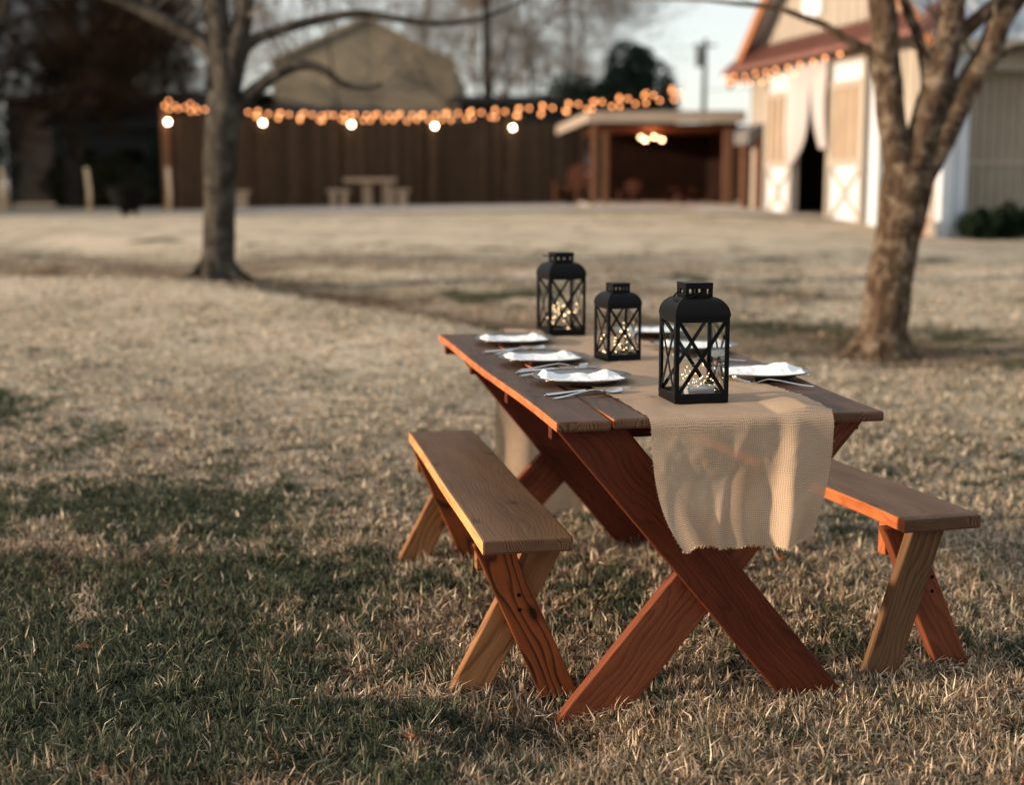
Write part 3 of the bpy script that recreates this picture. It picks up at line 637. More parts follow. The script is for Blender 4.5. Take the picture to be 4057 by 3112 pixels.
# ---------------------------------------------------------------- pavilion
def pavilion():
    x0, x1 = 1.86, 5.2; Y = 33.0; z0 = g1(3, 33); root = empty('open_pavilion', (x0, Y, z0), 0, 'open wooden pavilion with flat pale eaves and dark interior beside the barn', 'pavilion')
    def part(b, name, mat, **k): return b.build(name, mat, root, **k)
    W_ = x1 - x0
    b = MB(); zt = 2.08
    vs = [(-.05, 0, zt), (W_ + .1, 0, zt), (W_ + .1, 7.6, zt + .25), (-.5, 8.8, zt + .02)]; vs += [(v[0], v[1], v[2] + .10) for v in vs]
    b.add(vs, [(0, 3, 2, 1), (4, 5, 6, 7), (0, 1, 5, 4), (1, 2, 6, 5), (2, 3, 7, 6), (3, 0, 4, 7)])
    roof = part(b, 'roof', M['roofd'])
    b = MB(); b.beam((-.08, -.03, zt - .04), (W_ + .12, -.03, zt - .04), .05, .26); b.beam((-.10, 0, zt - .03), (-.56, 8.8, zt - .02), .05, .24); b.build('fascia', M['fascia'], roof)
    b = MB(); b.box((W_ / 2 + .05, 3.6, zt - .25), (W_ - .1, 6.8, .03)); b.build('ceiling', plain('stained_ceiling_boards', (.20, .07, .03), .7), roof)
    for x, y, w_ in ((.03, .2, .13), (.37, 1.2, .13), (W_ - .22, .2, .22)):
        b = MB(); b.box((x, y, zt / 2 - .1), (w_, .17, zt + .1), None, 0, axis=2); part(b, 'post', M['brownp'], bevel=.01)
    dk = plain('red_brown_shade_boards', (.013, .006, .004), .9, 0, .3, 2)  # added panels, near-black to stand for the shade inside the pavilion
    b = MB(); b.box((W_ / 2 + .35, 5.0, 1.0), (W_ - .6, .06, 2.2)); part(b, 'shade_back_panel', dk)
    b = MB(); b.box((W_ - .02, 2.7, 1.0), (.06, 4.5, 2.2)); part(b, 'shade_side_panel', dk)
    b = MB(); b.box((W_ / 2, 3.6, .02), (W_ + .2, 7.4, .08)); part(b, 'floor', M['conc'])
    ch = empty('chandelier', (x0 + 1.55, Y + 2.2, z0 + 1.62), 0, 'chandelier of glowing bulbs hanging inside the pavilion', 'chandelier')
    b = MB(); b.tube([(0, 0, .3), (0, 0, 0)], .012, 6)
    ring = [(.27 * math.cos(a * math.pi / 12), .27 * math.sin(a * math.pi / 12), 0) for a in range(25)]; b.tube(ring, .014, 6, False); b.build('frame', M['iron'], ch)
    for k in range(7):
        a = k * 2 * math.pi / 7 + .3; b = MB(); b.ball((0, 0, 0), .032, 10, 6); b.build('bulb', M['chand'], ch, smooth=True, loc=(.27 * math.cos(a), .27 * math.sin(a), .03 if k % 2 else -.03))
    ld = bpy.data.lights.new('chandelier_glow', 'POINT'); ld.energy = 20; ld.color = (1, .26, .08); ld.shadow_soft_size = .2; lo = bpy.data.objects.new('chandelier_glow', ld); SC.collection.objects.link(lo); lo.parent = ch; lo.location = (0, 0, .08)
pavilion()
def adirondack(x, y, rz, label, s=1.0):
    root = empty('garden_chair', (x, y, g1(x, y) + .06), rz, label, 'chair', 'wooden garden chairs at the pavilion'); root.scale = (s, s, s)
    b = MB()
    for i in range(5): b.beam((-.24 + i * .12, .05, .36), (-.24 + i * .12, -.42, .27), .10, .02)
    b.build('seat', M['chair'], root)
    b = MB()
    for i in range(5): b.beam((-.24 + i * .12, -.36, .26), (-.30 + i * .15, -.72, 1.0 - abs(i - 2) * .06), .10, .02, (0, 1, 0))
    b.build('backrest', M['chair'], root)
    for sx in (-1, 1):
        b = MB(); b.beam((sx * .36, .12, .56), (sx * .38, -.6, .54), .12, .025); b.build('armrest', M['chair'], root)
        b = MB(); b.beam((sx * .30, .08, 0), (sx * .30, .08, .55), .09, .03, (0, 1, 0)); b.build('leg', M['chair'], root)
        b = MB(); b.beam((sx * .29, .06, .33), (sx * .29, -.75, 0), .03, .12); b.build('leg', M['chair'], root)
adirondack(2.75, 34.6, R(150), 'red brown garden chair at the left inside the pavilion', .58)
adirondack(4.15, 34.2, R(205), 'red brown garden chair in the middle of the pavilion', .62)
adirondack(1.35, 34.8, R(150), 'brown garden chair standing outside the left pavilion post', 1.0)
# ---------------------------------------------------------------- concrete picnic set
def conc_bench(x, y, w_, rz, label):
    root = empty('concrete_bench', (x, y, g1(x, y) + .03), rz, label, 'bench', 'pale concrete benches on the patio')
    b = MB(); b.box((0, 0, .42), (w_, .36, .09)); b.build('seat', M['concf'], root, bevel=.015)
    for sx in (-1, 1):
        b = MB(); b.box((sx * (w_ / 2 - .16), 0, .185), (.16, .30, .37)); b.build('leg', M['concf'], root, bevel=.015)
def conc_table():
    x, y = -3.95, 40.0; root = empty('concrete_table', (x, y, g1(x, y) + .03), R(4), 'pale concrete picnic table on a pedestal in front of the fence', 'table')
    b = MB(); b.box((0, 0, .70), (1.45, .75, .12)); b.build('tabletop', M['concf'], root, bevel=.02)
    b = MB(); b.box((-.08, 0, .32), (.26, .4, .64)); b.build('pedestal', M['concf'], root, bevel=.02)
    b = MB(); b.box((.45, 0, .32), (.22, .4, .64)); b.build('pedestal', M['concf'], root, bevel=.02)
conc_table()
conc_bench(-4.75, 39.3, .62, R(10), 'concrete bench at the left of the far picnic table')
conc_bench(-3.15, 39.6, .62, R(-14), 'concrete bench at the right of the far picnic table')
conc_bench(-7.1, 37.6, .48, R(8), 'concrete bench alone beside the left tree trunk')
def cauldron():
    x, y = -8.15, 30.5; root = empty('iron_cauldron', (x, y, g1(x, y)), 0, 'black iron cauldron standing on the lawn left of the fence', 'cauldron')
    b = MB(); b.lathe([(.001, .08), (.16, .09), (.30, .22), (.40, .42), (.42, .52), (.45, .53), (.45, .56), (.40, .56), (.36, .42), (.2, .2), (.001, .18)], 28); b.build('bowl', M['iron'], root, smooth=True)
    for k in range(3):
        a = k * 2.09; b = MB(); b.tube([(.16 * math.cos(a), .16 * math.sin(a), -.05), (.15 * math.cos(a), .15 * math.sin(a), .16)], [.03, .04], 8); b.build('leg', M['iron'], root)
cauldron()
# ---------------------------------------------------------------- wire fence on the left
def wirefence():
    xs = [(-15.4, 37.2), (-13.2, 37.2), (-11.0, 37.3), (-8.95, 37.4)]
    root = empty('wire_fence', (*xs[0], g1(*xs[0])), 0, 'low wire fence with pale posts before the dark trees at the left', 'fence'); o0 = Vector(root.location)
    pm = plain('pale_fence_post', (.72, .52, .32), .8, 0, .2, 6)
    for i, (x, y) in enumerate(xs):
        b = MB(); b.tube([(0, 0, -.1), (.02, 0, .5), (-.04 if i == 2 else 0, 0, 1.12)], [.07, .065, .06], 10); b.build('post', pm, root, smooth=True, loc=Vector((x, y, g1(x, y))) - o0)
    b = MB()
    for h in (.25, .5, .75, 1.02):
        b.tube([Vector((x, y - .06, g1(x, y) + h)) - o0 for x, y in xs], .007, 4)
    for i in range(80):
        u = i / 79 * 2.999; k = int(u); f = u - k; x = xs[k][0] * (1 - f) + xs[k + 1][0] * f; y = xs[k][1] * (1 - f) + xs[k + 1][1] * f - .06
        z = g1(x, y); b.tube([Vector((x, y, z + .2)) - o0, Vector((x, y, z + 1.02)) - o0], .003, 3, False)
    b.build('wire', M['wire'], root)
wirefence()
# ---------------------------------------------------------------- buildings behind the fence
def warehouse():
    Y = 56.; x0, x1 = -9.25, -2.2; xp = -5.6; g = .6; root = empty('gabled_warehouse', (x0, Y, g), 0, 'olive brown gabled building rising behind the fence', 'building')
    W_ = x1 - x0; ze = 6.0 - g; zp = 7.62 - g; p = xp - x0
    b = MB(); vs = [(0, 0, -.2), (W_, 0, -.2), (W_, 0, ze - .1), (p, 0, zp), (0, 0, ze)]; vs += [(v[0], v[1] + 14, v[2]) for v in vs]
    b.add(vs, [(0, 1, 2, 3, 4), (9, 8, 7, 6, 5), (0, 5, 6, 1), (1, 6, 7, 2), (3, 2, 7, 8), (4, 3, 8, 9), (0, 4, 9, 5)])
    b.build('wall', M['olive'], root)
    b = MB(); b.beam((-.1, -.08, ze + .0), (p, -.08, zp + .05), .12, .14); b.beam((W_ + .1, -.08, ze - .1), (p, -.08, zp + .05), .12, .14); b.build('rake_board', M['olive'], root)
    b = MB(); b.box((W_ + .12, 0, 1.9), (.24, .12, 4.0)); b.build('downpipe', M['tan'], root)
    b = MB(); b.box((1.2, -.06, 3.1), (5.2, .1, 1.3)); b.build('grey_band', M['grey'], root)
warehouse()
def lowbarn(x0, x1, Y, zt, label, dep=9):
    root = empty('low_building', (x0, Y, .5), 0, label, 'building'); W_ = x1 - x0; h = zt - .5
    b = MB(); b.box((W_ / 2, dep / 2, h / 2 - .3), (W_, dep, h - .3)); b.build('wall', M['roofd'], root)
    b = MB(); vs = [(-.4, -.4, h - .5), (W_ + .4, -.4, h - .5), (W_ + .4, dep / 2, h), (-.4, dep / 2, h), (W_ + .4, dep + .4, h - .5), (-.4, dep + .4, h - .5)]
    b.add(vs, [(0, 1, 2, 3), (3, 2, 4, 5)]); b.build('roof', M['roofd'], root, solid=.1)
lowbarn(-17.5, -9.5, 50, 4.72, 'dark low building with a flat roofline behind the left tree')
lowbarn(-1.9, 2.6, 52, 4.72, 'dark low roof behind the fence between the brown building and the evergreen')
def shed():
    x0, x1, Y = -14.0, -8.9, 44.; root = empty('grey_outbuilding', (x0, Y, .6), 0, 'dim grey outbuilding with pale eaves among the dark trees', 'building')
    W_ = x1 - x0
    b = MB(); b.box((W_ / 2, 3, 1.2), (W_, 6, 2.4)); b.build('wall', M['slate'], root)
    b = MB(); b.box((W_ / 2, -.25, 2.5), (W_ + .5, .12, .16)); b.build('eave_board', M['slate'], root)
    b = MB(); b.add([(-.3, -.3, 2.5), (W_ + .3, -.3, 2.5), (W_ + .3, 3, 3.6), (-.3, 3, 3.6), (W_ + .3, 6.3, 2.5), (-.3, 6.3, 2.5)], [(0, 1, 2, 3), (3, 2, 4, 5)]); b.build('roof', M['roofd'], root, solid=.08)
    for x in (.9, 2.4, 4.1):
        b = MB(); b.box((x, -.02, 1.35), (.7, .06, .9)); b.build('window', M['iron'], root)
shed()
def pole():
    x, y = 9.2, 69.5; root = empty('utility_pole', (x, y, .6), 0, 'thin utility pole with a transformer against the pale sky', 'utility pole')
    b = MB(); b.tube([(0, 0, 0), (0, 0, 4), (.02, 0, 7.6)], [.14, .12, .1], 10); b.build('pole', M['bark'], root, smooth=True)
    b = MB(); b.tube([(-.28, 0, 6.3), (-.28, 0, 7.2)], .17, 12); b.build('transformer', M['grey'], root)
    b = MB(); b.box((0, 0, 7.3), (1.1, .1, .1)); b.build('crossarm', M['bark'], root)
    b = MB(); b.tube([(0, 0, 7.2), (-8, 3, 7.6), (-22, 8, 9.4)], .012, 4); b.tube([(0, 0, 5.2), (6, -8, 5.0), (14, -20, 5.4)], .014, 4); b.build('power_line', M['wire'], root)
pole()

# ---------------------------------------------------------------- trees
def limb(b, pts, r0, r1, n=12, nz=.12, step=.12, wob=.02):
    """smooth tapered limb through control points"""
    P = [Vector(p) for p in pts]; out = []; rr = []; tot = sum((P[i + 1] - P[i]).length for i in range(len(P) - 1)); acc = 0
    rs = r0 if isinstance(r0, (list, tuple)) else None
    for i in range(len(P) - 1):
        a = P[max(i - 1, 0)]; p, q = P[i], P[i + 1]; d = P[min(i + 2, len(P) - 1)]; L = (q - p).length; m_ = max(2, int(L / step))
        for k in range(m_):
            t = k / m_; t2 = t * t; t3 = t2 * t
            v = .5 * ((2 * p) + (q - a) * t + (2 * a - 5 * p + 4 * q - d) * t2 + (3 * p - a - 3 * q + d) * t3)
            u = (acc + L * t) / tot
            out.append(v + Vector((mnoise.noise(v * 3), mnoise.noise(v * 3 + Vector((9, 0, 0))), 0)) * wob)
            rr.append((rs[i] * (1 - t) + rs[i + 1] * t) if rs else r0 * (1 - u) + r1 * u)
        acc += L
    out.append(P[-1]); rr.append(rs[-1] if rs else r1)
    b.tube(out, rr, n, True, 0, 0, nz, 4.0)
    return out, rr
def twigs(b, p, d, L, r, depth, g, spread=.75, up=.12, n0=3, rmin=0):
    """recursive bare branching"""
    k = 3 if depth > 1 else 2; pts = [p]; dd = d.copy(); q = p.copy()
    for i in range(k):
        dd = (dd + Vector((g.uniform(-.22, .22), g.uniform(-.22, .22), g.uniform(-.12, .2)))).normalized(); q = q + dd * L / k; pts.append(q.copy())
    b.tube(pts, [max(rmin, r * (1 - .45 * i / k)) for i in range(k + 1)], 6 if r > .05 else (4 if r > .015 else 3), False)
    if depth <= 0: return
    for i in range(g.choice((n0, n0, n0 + 1))):
        t = g.uniform(.35, 1.0); j = min(k - 1, int(t * k)); s = pts[j].lerp(pts[j + 1], t * k - j)
        ax = Vector((g.gauss(0, 1), g.gauss(0, 1), g.gauss(0, .8))).normalized()
        nd = (dd + ax * spread + Vector((0, 0, up))).normalized()
        twigs(b, s, nd, L * g.uniform(.6, .82), r * .55, depth - 1, g, spread, up, n0, rmin)
def bare_tree(name, x, y, h, r, seed, mat, label, cat='tree', depth=6, n0=3, group=None, fork=.3, L0=.3, tmat=None, spread=.75):
    g = random.Random(seed); z = g1(x, y); root = empty(name, (x, y, z), 0, label, cat, group)
    b = MB(); out, rr = limb(b, [(0, 0, -.2), (g.uniform(-.1, .1), 0, h * .15), (g.uniform(-.3, .3), 0, h * fork), (g.uniform(-.4, .4), 0, h * .62)], r, r * .45, 10, .1, .5)
    b.build('trunk', tmat or M['barkd'], root, smooth=True)
    c = MB()
    for i in range(7):
        t = g.uniform(fork, .62) if i else .6; k = int(t / .62 * (len(out) - 1)); p = out[k]
        a = i * 2.4 + g.uniform(-.4, .4); d = Vector((math.cos(a), math.sin(a), g.uniform(.5, 1.3))).normalized()
        twigs(c, p, d, h * L0 * g.uniform(.7, 1.1), r * .38, depth - 1, g, spread, .12, n0, .004)
    c.build('crown', mat, root); return root
G_ = 'bare trees behind the fence'
for a in ((-13.2, 62, 15, .22, 1, 'bare tree seen above the low building left of the left tree'), (-8.0, 66, 17, .25, 2, 'bare tree behind the brown gabled building, its left one'),
          (-.9, 54, 15, .26, 3, 'bare tree with the thick dark trunk right of the brown gabled building'), (-4.2, 74, 20, .25, 4, 'tall bare tree behind the peak of the brown building'),
          (2.2, 63, 15, .2, 5, 'bare tree left of the dark evergreen'), (.6, 57, 14, .16, 6, 'small bare tree between the thick dark trunk and the evergreen'),
          (-11.5, 56, 14, .2, 7, 'bare tree close behind the low dark building'), (-6.5, 53.5, 10, .12, 8, 'slender bare tree in front of the brown gabled building'),
          (-.2, 66, 17, .2, 10, 'tall bare tree high behind the thick dark trunk'), (3.4, 70, 17, .2, 16, 'tall bare tree behind the dark evergreen'), (-10.2, 70, 18, .2, 17, 'tall bare tree seen through the fork of the left lawn tree')):
    bare_tree('bare_tree', a[0], a[1], a[2], a[3] * (1.0 if a[4] == 3 else .5), a[4], M['twig'], a[5], depth=4 if a[4] == 8 else (7 if a[4] in (3, 5, 10) else 6), n0=3, group=G_, L0=.24, fork=.16, spread=1.05)
for a in ((-15.5, 41.5, 11, .30, 11, 'dense dark brown tree at the far left edge'), (-12.9, 42.5, 10, .33, 12, 'dense brown tree with the thick black trunk near the left edge'),
          (-11.4, 47, 8.5, .2, 13, 'dense dark tree over the grey outbuilding'), (-17.5, 46, 12, .2, 14, 'tall dense dark tree behind the far left edge'), (-14.4, 48, 12, .2, 15, 'tall dense dark tree between the two leftmost trees')):
    bare_tree('dense_tree', a[0], a[1], a[2], a[3], a[4], M['twigd'], a[5], depth=7, n0=4 if a[4] < 13 else 3, group='dense dark trees at the left', fork=.15, L0=.24, spread=1.2)
# trees standing left of the frame, whose shade falls across the yard
for i, (x, y, r_, h_) in enumerate(((-21, 35, 3.2, 5.5), (-21, 41, 3.2, 6), (-25, 31, 3, 5))):
    clump('evergreen_tree', (x, y, h_ * .5), (r_, r_, h_ * .5), 9000, .26, M['ever'], 'evergreen tree beyond the left edge, %s one of three' % ('middle', 'far', 'near')[i], 'tree', 90 + i)
for i, (x, y, h_) in enumerate(((-17, 13.5, 10),)):
    bare_tree('bare_tree', x, y, h_, .2, 30 + i, M['twig'], 'bare lawn tree standing beyond the left edge of the lawn', depth=5, n0=3)
for i, (x, y, rx, rz_, lb) in enumerate(((-16.2, 42.5, 2.2, 1.9, 'dark leafy bush at the far left behind the wire fence'), (-12.6, 43.2, 1.6, 1.0, 'low dull bush in front of the grey outbuilding, left one'), (-9.8, 42.6, 1.1, 1.6, 'dark bush beside the left end of the wooden fence'), (-11.3, 42.6, 1.0, .7, 'small yellowish bush in front of the grey outbuilding'))):
    clump('leafy_bush', (x, y, rz_ * .7), (rx, 1.0, rz_), 9000, .07, M['ever'] if i in (0, 2) else M['weed'], lb, 'bush', 60 + i, True)
clump('evergreen_tree', (4.35, 52, 3.1), (1.75, 1.7, 2.1), 22000, .10, M['ever'], 'dark evergreen tree rising behind the pavilion roof', 'tree', 77)
clump('evergreen_tree', (2.2, 54, 2.4), (2.3, 1.7, 1.9), 14000, .10, M['ever'], 'low dark evergreen left of the tall evergreen behind the fence', 'tree', 78)

def near_tree_left():
    x, y = -2.90, 14.0; z = g1(x, y); s = 14 / 3041.
    root = empty('lawn_tree', (x, y, z), 0, 'left lawn tree with grey bark and a curved low branch', 'tree')
    T = lambda px, py, dy=0: Vector(((px - 465) * s * (1 + dy / 14), dy, 1.34 - z + (394 - py) * s * (1 + dy / 14)))
    b = MB()
    # flared base with roots
    limb(b, [T(465, 620), T(467, 585), T(470, 540), T(475, 450), T(480, 340), T(492, 240), T(497, 205)], [.22, .185, .158, .150, .165, .175, .18], .1, 22, .07, .08, .012)
    for a in (2.6, 3.6, 5.6, .3, 4.6): limb(b, [Vector((.07 * math.cos(a), .07 * math.sin(a), .22)) + T(466, 585), Vector((.20 * math.cos(a), .20 * math.sin(a), .03)) + T(466, 585), Vector((.42 * math.cos(a), .42 * math.sin(a), -.10)) + T(466, 585)], [.06, .04, .015], .02, 10, .1, .06)
    b.build('trunk', M['bark'], root, smooth=True)
    b = MB(); ends = []
    def L(pts, ra, rb, n=14):
        o, r = limb(b, pts, ra, rb, n, .08, .1, .015); ends.append((o, r)); return o
    L([T(496, 225), T(495, 160), T(488, 90), T(482, 10), T(476, -90, .2), T(470, -220, .3)], .125, .07)
    L([T(500, 225), T(512, 150), T(528, 80), T(543, 0), T(555, -100, -.2), T(570, -240, -.3)], .115, .06)
    L([T(490, 215), T(475, 135), T(450, 100), T(385, 62), T(300, 22), T(225, -10), T(150, -40, .3)], .085, .045, 12)
    L([T(515, 190), T(540, 110), T(600, 80), T(690, 55), T(770, 42), T(840, 50), T(930, 62), T(1010, 56), T(1080, 30, .2), T(1130, 0, .3)], .065, .012, 10)
    L([T(498, 260), T(530, 222), T(570, 190), T(615, 158), T(665, 146), T(710, 162), T(740, 186), T(790, 194), T(822, 186)], .085, .02, 12)
    b.build('limbs', M['bark'], root, smooth=True)
    c = MB(); g = random.Random(3)
    for o, r in ends:
        for k in range(len(o)):
            if k > len(o) * .3 and g.random() < .60:
                d = Vector((g.uniform(-1, 1), g.uniform(-.8, .8), g.uniform(.1, 1.2))).normalized(); twigs(c, o[k], d, g.uniform(.5, 1.2), max(.006, r[k] * .2), 4, g, .75, .1, 3)
    c.build('crown', M['twig'], root)
near_tree_left()
def near_tree_right():
    x, y = 2.79, 10.6; z = g1(x, y); s = 10.6 / 3041.
    root = empty('lawn_tree', (x, y, z), 0, 'right lawn tree with mottled bark splitting low into several stems', 'tree')
    T = lambda px, py, dy=0: Vector(((px - 1895) * s * (1 + dy / 10.6), dy, 1.34 - z + (394 - py) * s * (1 + dy / 10.6)))
    b = MB()
    limb(b, [T(1890, 800), T(1890, 755), T(1893, 700), T(1902, 600), T(1915, 500), T(1928, 410), T(1938, 355)], [.34, .235, .180, .165, .165, .185, .19], .1, 26, .10, .07, .015)
    for a in (3.3, 5.9): limb(b, [Vector((.09 * math.cos(a), .09 * math.sin(a), .20)) + T(1890, 760), Vector((.25 * math.cos(a), .25 * math.sin(a), .03)) + T(1890, 765), Vector((.40 * math.cos(a), .40 * math.sin(a), -.12)) + T(1890, 765)], [.075, .045, .015], .02, 10, .12, .06)
    b.build('trunk', M['bark2'], root, smooth=True)
    b = MB(); ends = []
    def L(pts, ra, rb, n=16):
        o, r = limb(b, pts, ra, rb, n, .10, .08, .015); ends.append((o, r)); return o
    L([T(1925, 430), T(1905, 330), T(1890, 240), T(1878, 150), T(1868, 60), T(1855, -20), T(1830, -160, .2), T(1800, -300, .3)], .115, .08)
    L([T(1940, 400), T(1955, 300), T(1975, 220), T(1998, 130), T(2008, 50), T(2010, -30), T(2025, -200, .2)], .125, .075)
    L([T(1958, 390), T(2000, 300), T(2040, 210), T(2085, 130), T(2110, 60), T(2150, 0), T(2210, -80, -.2), T(2290, -180, -.3)], [.10, .10, .10, .10, .09, .07, .06, .05], .08)
    L([T(2005, 190), T(2010, 110), T(2070, 50), T(2130, 0), T(2190, -60)], .07, .045, 12)
    L([T(1962, 240), T(1966, 190), T(1952, 110), T(1920, 40), T(1900, -10), T(1870, -90)], [.06, .06, .042, .036, .03, .02], .03, 12)
    L([T(1880, 150), T(1845, 120), T(1790, 95), T(1745, 65), T(1700, 50), T(1640, 30), T(1560, 22), T(1480, 15), T(1360, 14, .2)], [.045, .040, .030, .026, .024, .02, .015, .010, .005], .01, 10)
    L([T(2085, 150), T(2120, 122), T(2170, 108), T(2240, 92), T(2330, 60)], .03, .014, 10)
    b.build('limbs', M['bark2'], root, smooth=True)
    c = MB(); g = random.Random(5)
    for o, r in ends:
        for k in range(len(o)):
            if k > len(o) * .35 and g.random() < .2:
                d = Vector((g.uniform(-1, 1), g.uniform(-.8, .8), g.uniform(.2, 1.2))).normalized(); twigs(c, o[k], d, g.uniform(.25, .7), max(.004, r[k] * .15), 2, g, .7, .1, 3)
    c.build('crown', M['twig'], root)
near_tree_right()
# ---------------------------------------------------------------- trestle table
T0 = Vector((.104, 3.4205, 0)); TA = R(10.86); TZ = .765
TU = Vector((math.cos(TA), math.sin(TA), 0)); TE = Vector((-math.sin(TA), math.cos(TA), 0))
TL_ = 2.07; TW = lambda e: .873 + .045 * min(e, 2.1)
def tp(s, e, z=TZ): q = T0 + TU * s + TE * e; return (q.x, q.y, z)
def table():
    root = empty('trestle_table', tp(0, 0, 0), TA, 'large brown plank dining table on crossed red stained legs', 'table')
    b = MB(); nb = 6; th = .026
    for i in range(nb):
        u0, u1 = i / nb, (i + 1) / nb; gap = .003; b.newg()
        e0 = [0, .004, .006, .008, .019, .019][i] - .002; e1 = TL_ + rnd.uniform(-.012, .012)
        N_ = 8; vs = []; gs = []; fs = []; mi = []
        for k in range(N_ + 1):
            e = e0 + (e1 - e0) * k / N_; W_ = TW(e); dz = .0035 * math.sin(k * 1.1 + i * 2)
            for (sx, z) in ((W_ * u0 + gap, -th), (W_ * u1 - gap, -th), (W_ * u1 - gap, 0), (W_ * u0 + gap, 0)):
                vs.append((sx, e, TZ + z + dz)); gs.append((e + b.off[0], sx - W_ * u0 + b.off[1], z + b.off[2]))
        for k in range(N_):
            a = k * 4
            for j, m_ in ((0, 1), (1, 1), (2, 0), (3, 1)): fs.append((a + j, a + (j + 1) % 4, a + 4 + (j + 1) % 4, a + 4 + j)[::-1]); mi.append(m_)
        fs.append((0, 1, 2, 3)); mi.append(2); a = N_ * 4; fs.append((a + 3, a + 2, a + 1, a)); mi.append(2)
        b.add(vs, fs, mi, gs)
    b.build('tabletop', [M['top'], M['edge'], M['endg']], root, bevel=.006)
    for e in (.113, .72, 1.38, 1.97):
        b = MB(); W_ = TW(e); b.box(((W_) / 2 - .008, e + .02, TZ - th - .0205), (W_ - .05, .038, .036), None, 0, axis=0); b.build('batten', M['leg'], root, bevel=.002)
    zt = TZ - th - .003
    def leg(sb, st, e, z0, flip, mat):
        W2 = .137; bb = MB(); d = Vector((st - sb, 0, zt - z0)); L = d.length; hw = W2 / 2 * L / d.z
        vs = []; gs = []; bb.newg(); dn = d.normalized(); nn = Vector((dn.z, 0, -dn.x))
        for (sc, z) in ((sb, z0), (st, zt)):
            for sx in (-1, 1):
                for ey in (0, .038):
                    v = Vector((sc + sx * hw, e + ey, z)); vs.append(v); q = v - Vector((sb, e, z0)); gs.append((q.dot(dn) + bb.off[0], q.dot(nn) + bb.off[1], ey + bb.off[2]))
        bb.add(vs, [(0, 4, 6, 2)[::-1], (1, 3, 7, 5)[::-1], (0, 1, 5, 4)[::-1], (2, 6, 7, 3)[::-1], (4, 5, 7, 6)[::-1], (0, 2, 3, 1)[::-1]], 0, gs)
        return bb.build('leg', mat, root, bevel=.004)
    for e, f1_, f2_ in ((.050, 0.0, -.100), (1.62, g1(*tp(.7, 1.62)[:2]) - .01, g1(*tp(.1, 1.62)[:2]) - .01)):
        leg(.715, .105, e, f1_, 0, M['leg']); leg(.066, .765, e + .040, f2_, 1, M['leg2'])
    b = MB()
    for (s_, z_) in ((.40, .38), (.43, .30)): b.tube([(s_, .062, z_), (s_, .056, z_)], .007, 10)
    b.build('bolt', M['silver'], root)
table()
# ---------------------------------------------------------------- benches
def bench(x, y, rz, L, legs, mats, label, zt=.45, flip=False, w_=.236, lee=(.10,)):
    root = empty('plank_bench', (x, y, 0), rz, label, 'bench'); th = .038
    b = MB(); b.newg(); vs = []; gs = []; fs = []; mi = []; N_ = 8
    for k in range(N_ + 1):
        e = L * k / N_; dz = .002 * math.sin(k * 1.3)
        for (sx, z) in ((0, -th), (w_, -th), (w_, 0), (0, 0)): vs.append((sx, e, zt + z + dz)); gs.append((e + b.off[0], sx + b.off[1], z + b.off[2]))
    for k in range(N_):
        a = k * 4
        for j, m_ in ((0, 1), (1, 1), (2, 0), (3, 1)): fs.append((a + j, a + (j + 1) % 4, a + 4 + (j + 1) % 4, a + 4 + j)[::-1]); mi.append(m_)
    fs.append((0, 1, 2, 3)); mi.append(2); a = N_ * 4; fs.append((a + 3, a + 2, a + 1, a)); mi.append(2)
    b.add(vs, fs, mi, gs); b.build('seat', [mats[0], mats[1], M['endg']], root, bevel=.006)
    zl = zt - th - .002
    def leg(sb, st, e, mat, z0=-.012, W2=.094):
        bb = MB(); d = Vector((st - sb, 0, zl - z0)); hw = W2 / 2 * d.length / d.z; vs = []; gs = []; bb.newg(); dn = d.normalized(); nn = Vector((dn.z, 0, -dn.x))
        for (sc, z) in ((sb, z0), (st, zl)):
            for sx in (-1, 1):
                for ey in (0, .038):
                    v = Vector((sc + sx * hw, e + ey, z)); vs.append(v); q = v - Vector((sb, e, z0)); gs.append((q.dot(dn) + bb.off[0], q.dot(nn) + bb.off[1], ey + bb.off[2]))
        bb.add(vs, [(0, 4, 6, 2)[::-1], (1, 3, 7, 5)[::-1], (0, 1, 5, 4)[::-1], (2, 6, 7, 3)[::-1], (4, 5, 7, 6)[::-1], (0, 2, 3, 1)[::-1]], 0, gs)
        bb.build('leg', mat, root, bevel=.004)
    for e, (a, c) in ((lee[0], (0, 1)), (L - .22, (0, 1))):
        (s1, t1, m1), (s2, t2, m2) = legs
        leg(s1, t1, e, m1); leg(s2, t2, e + .040, m2)
        b = MB(); b.box((w_ / 2 - (.04 if lee[0] < .05 else 0), e + .105, zl - .045), (w_ - (.11 if lee[0] < .05 else .03), .038, .088), None, 0, axis=0); b.build('cleat', mats[2], root, bevel=.003)
    b = MB()
    for (s_, z_) in ((w_ / 2 - .005, .275), (w_ / 2 - .003, .235)): b.tube([(s_, lee[0] + .001, z_), (s_, lee[0] - .0015, z_)], .0055, 10)
    b.build('bolt', M['iron'], root)
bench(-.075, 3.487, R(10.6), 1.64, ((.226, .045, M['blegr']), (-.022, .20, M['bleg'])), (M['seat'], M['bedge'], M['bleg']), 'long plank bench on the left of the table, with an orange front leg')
bench(1.05, 3.714, R(15.5), 1.50, ((-.035, .098, M['blegw']), (.225, .035, M['leg2'])), (M['seat'], M['redge'], M['redge']), 'plank bench on the right of the table, its edge glowing orange', lee=(.035,))

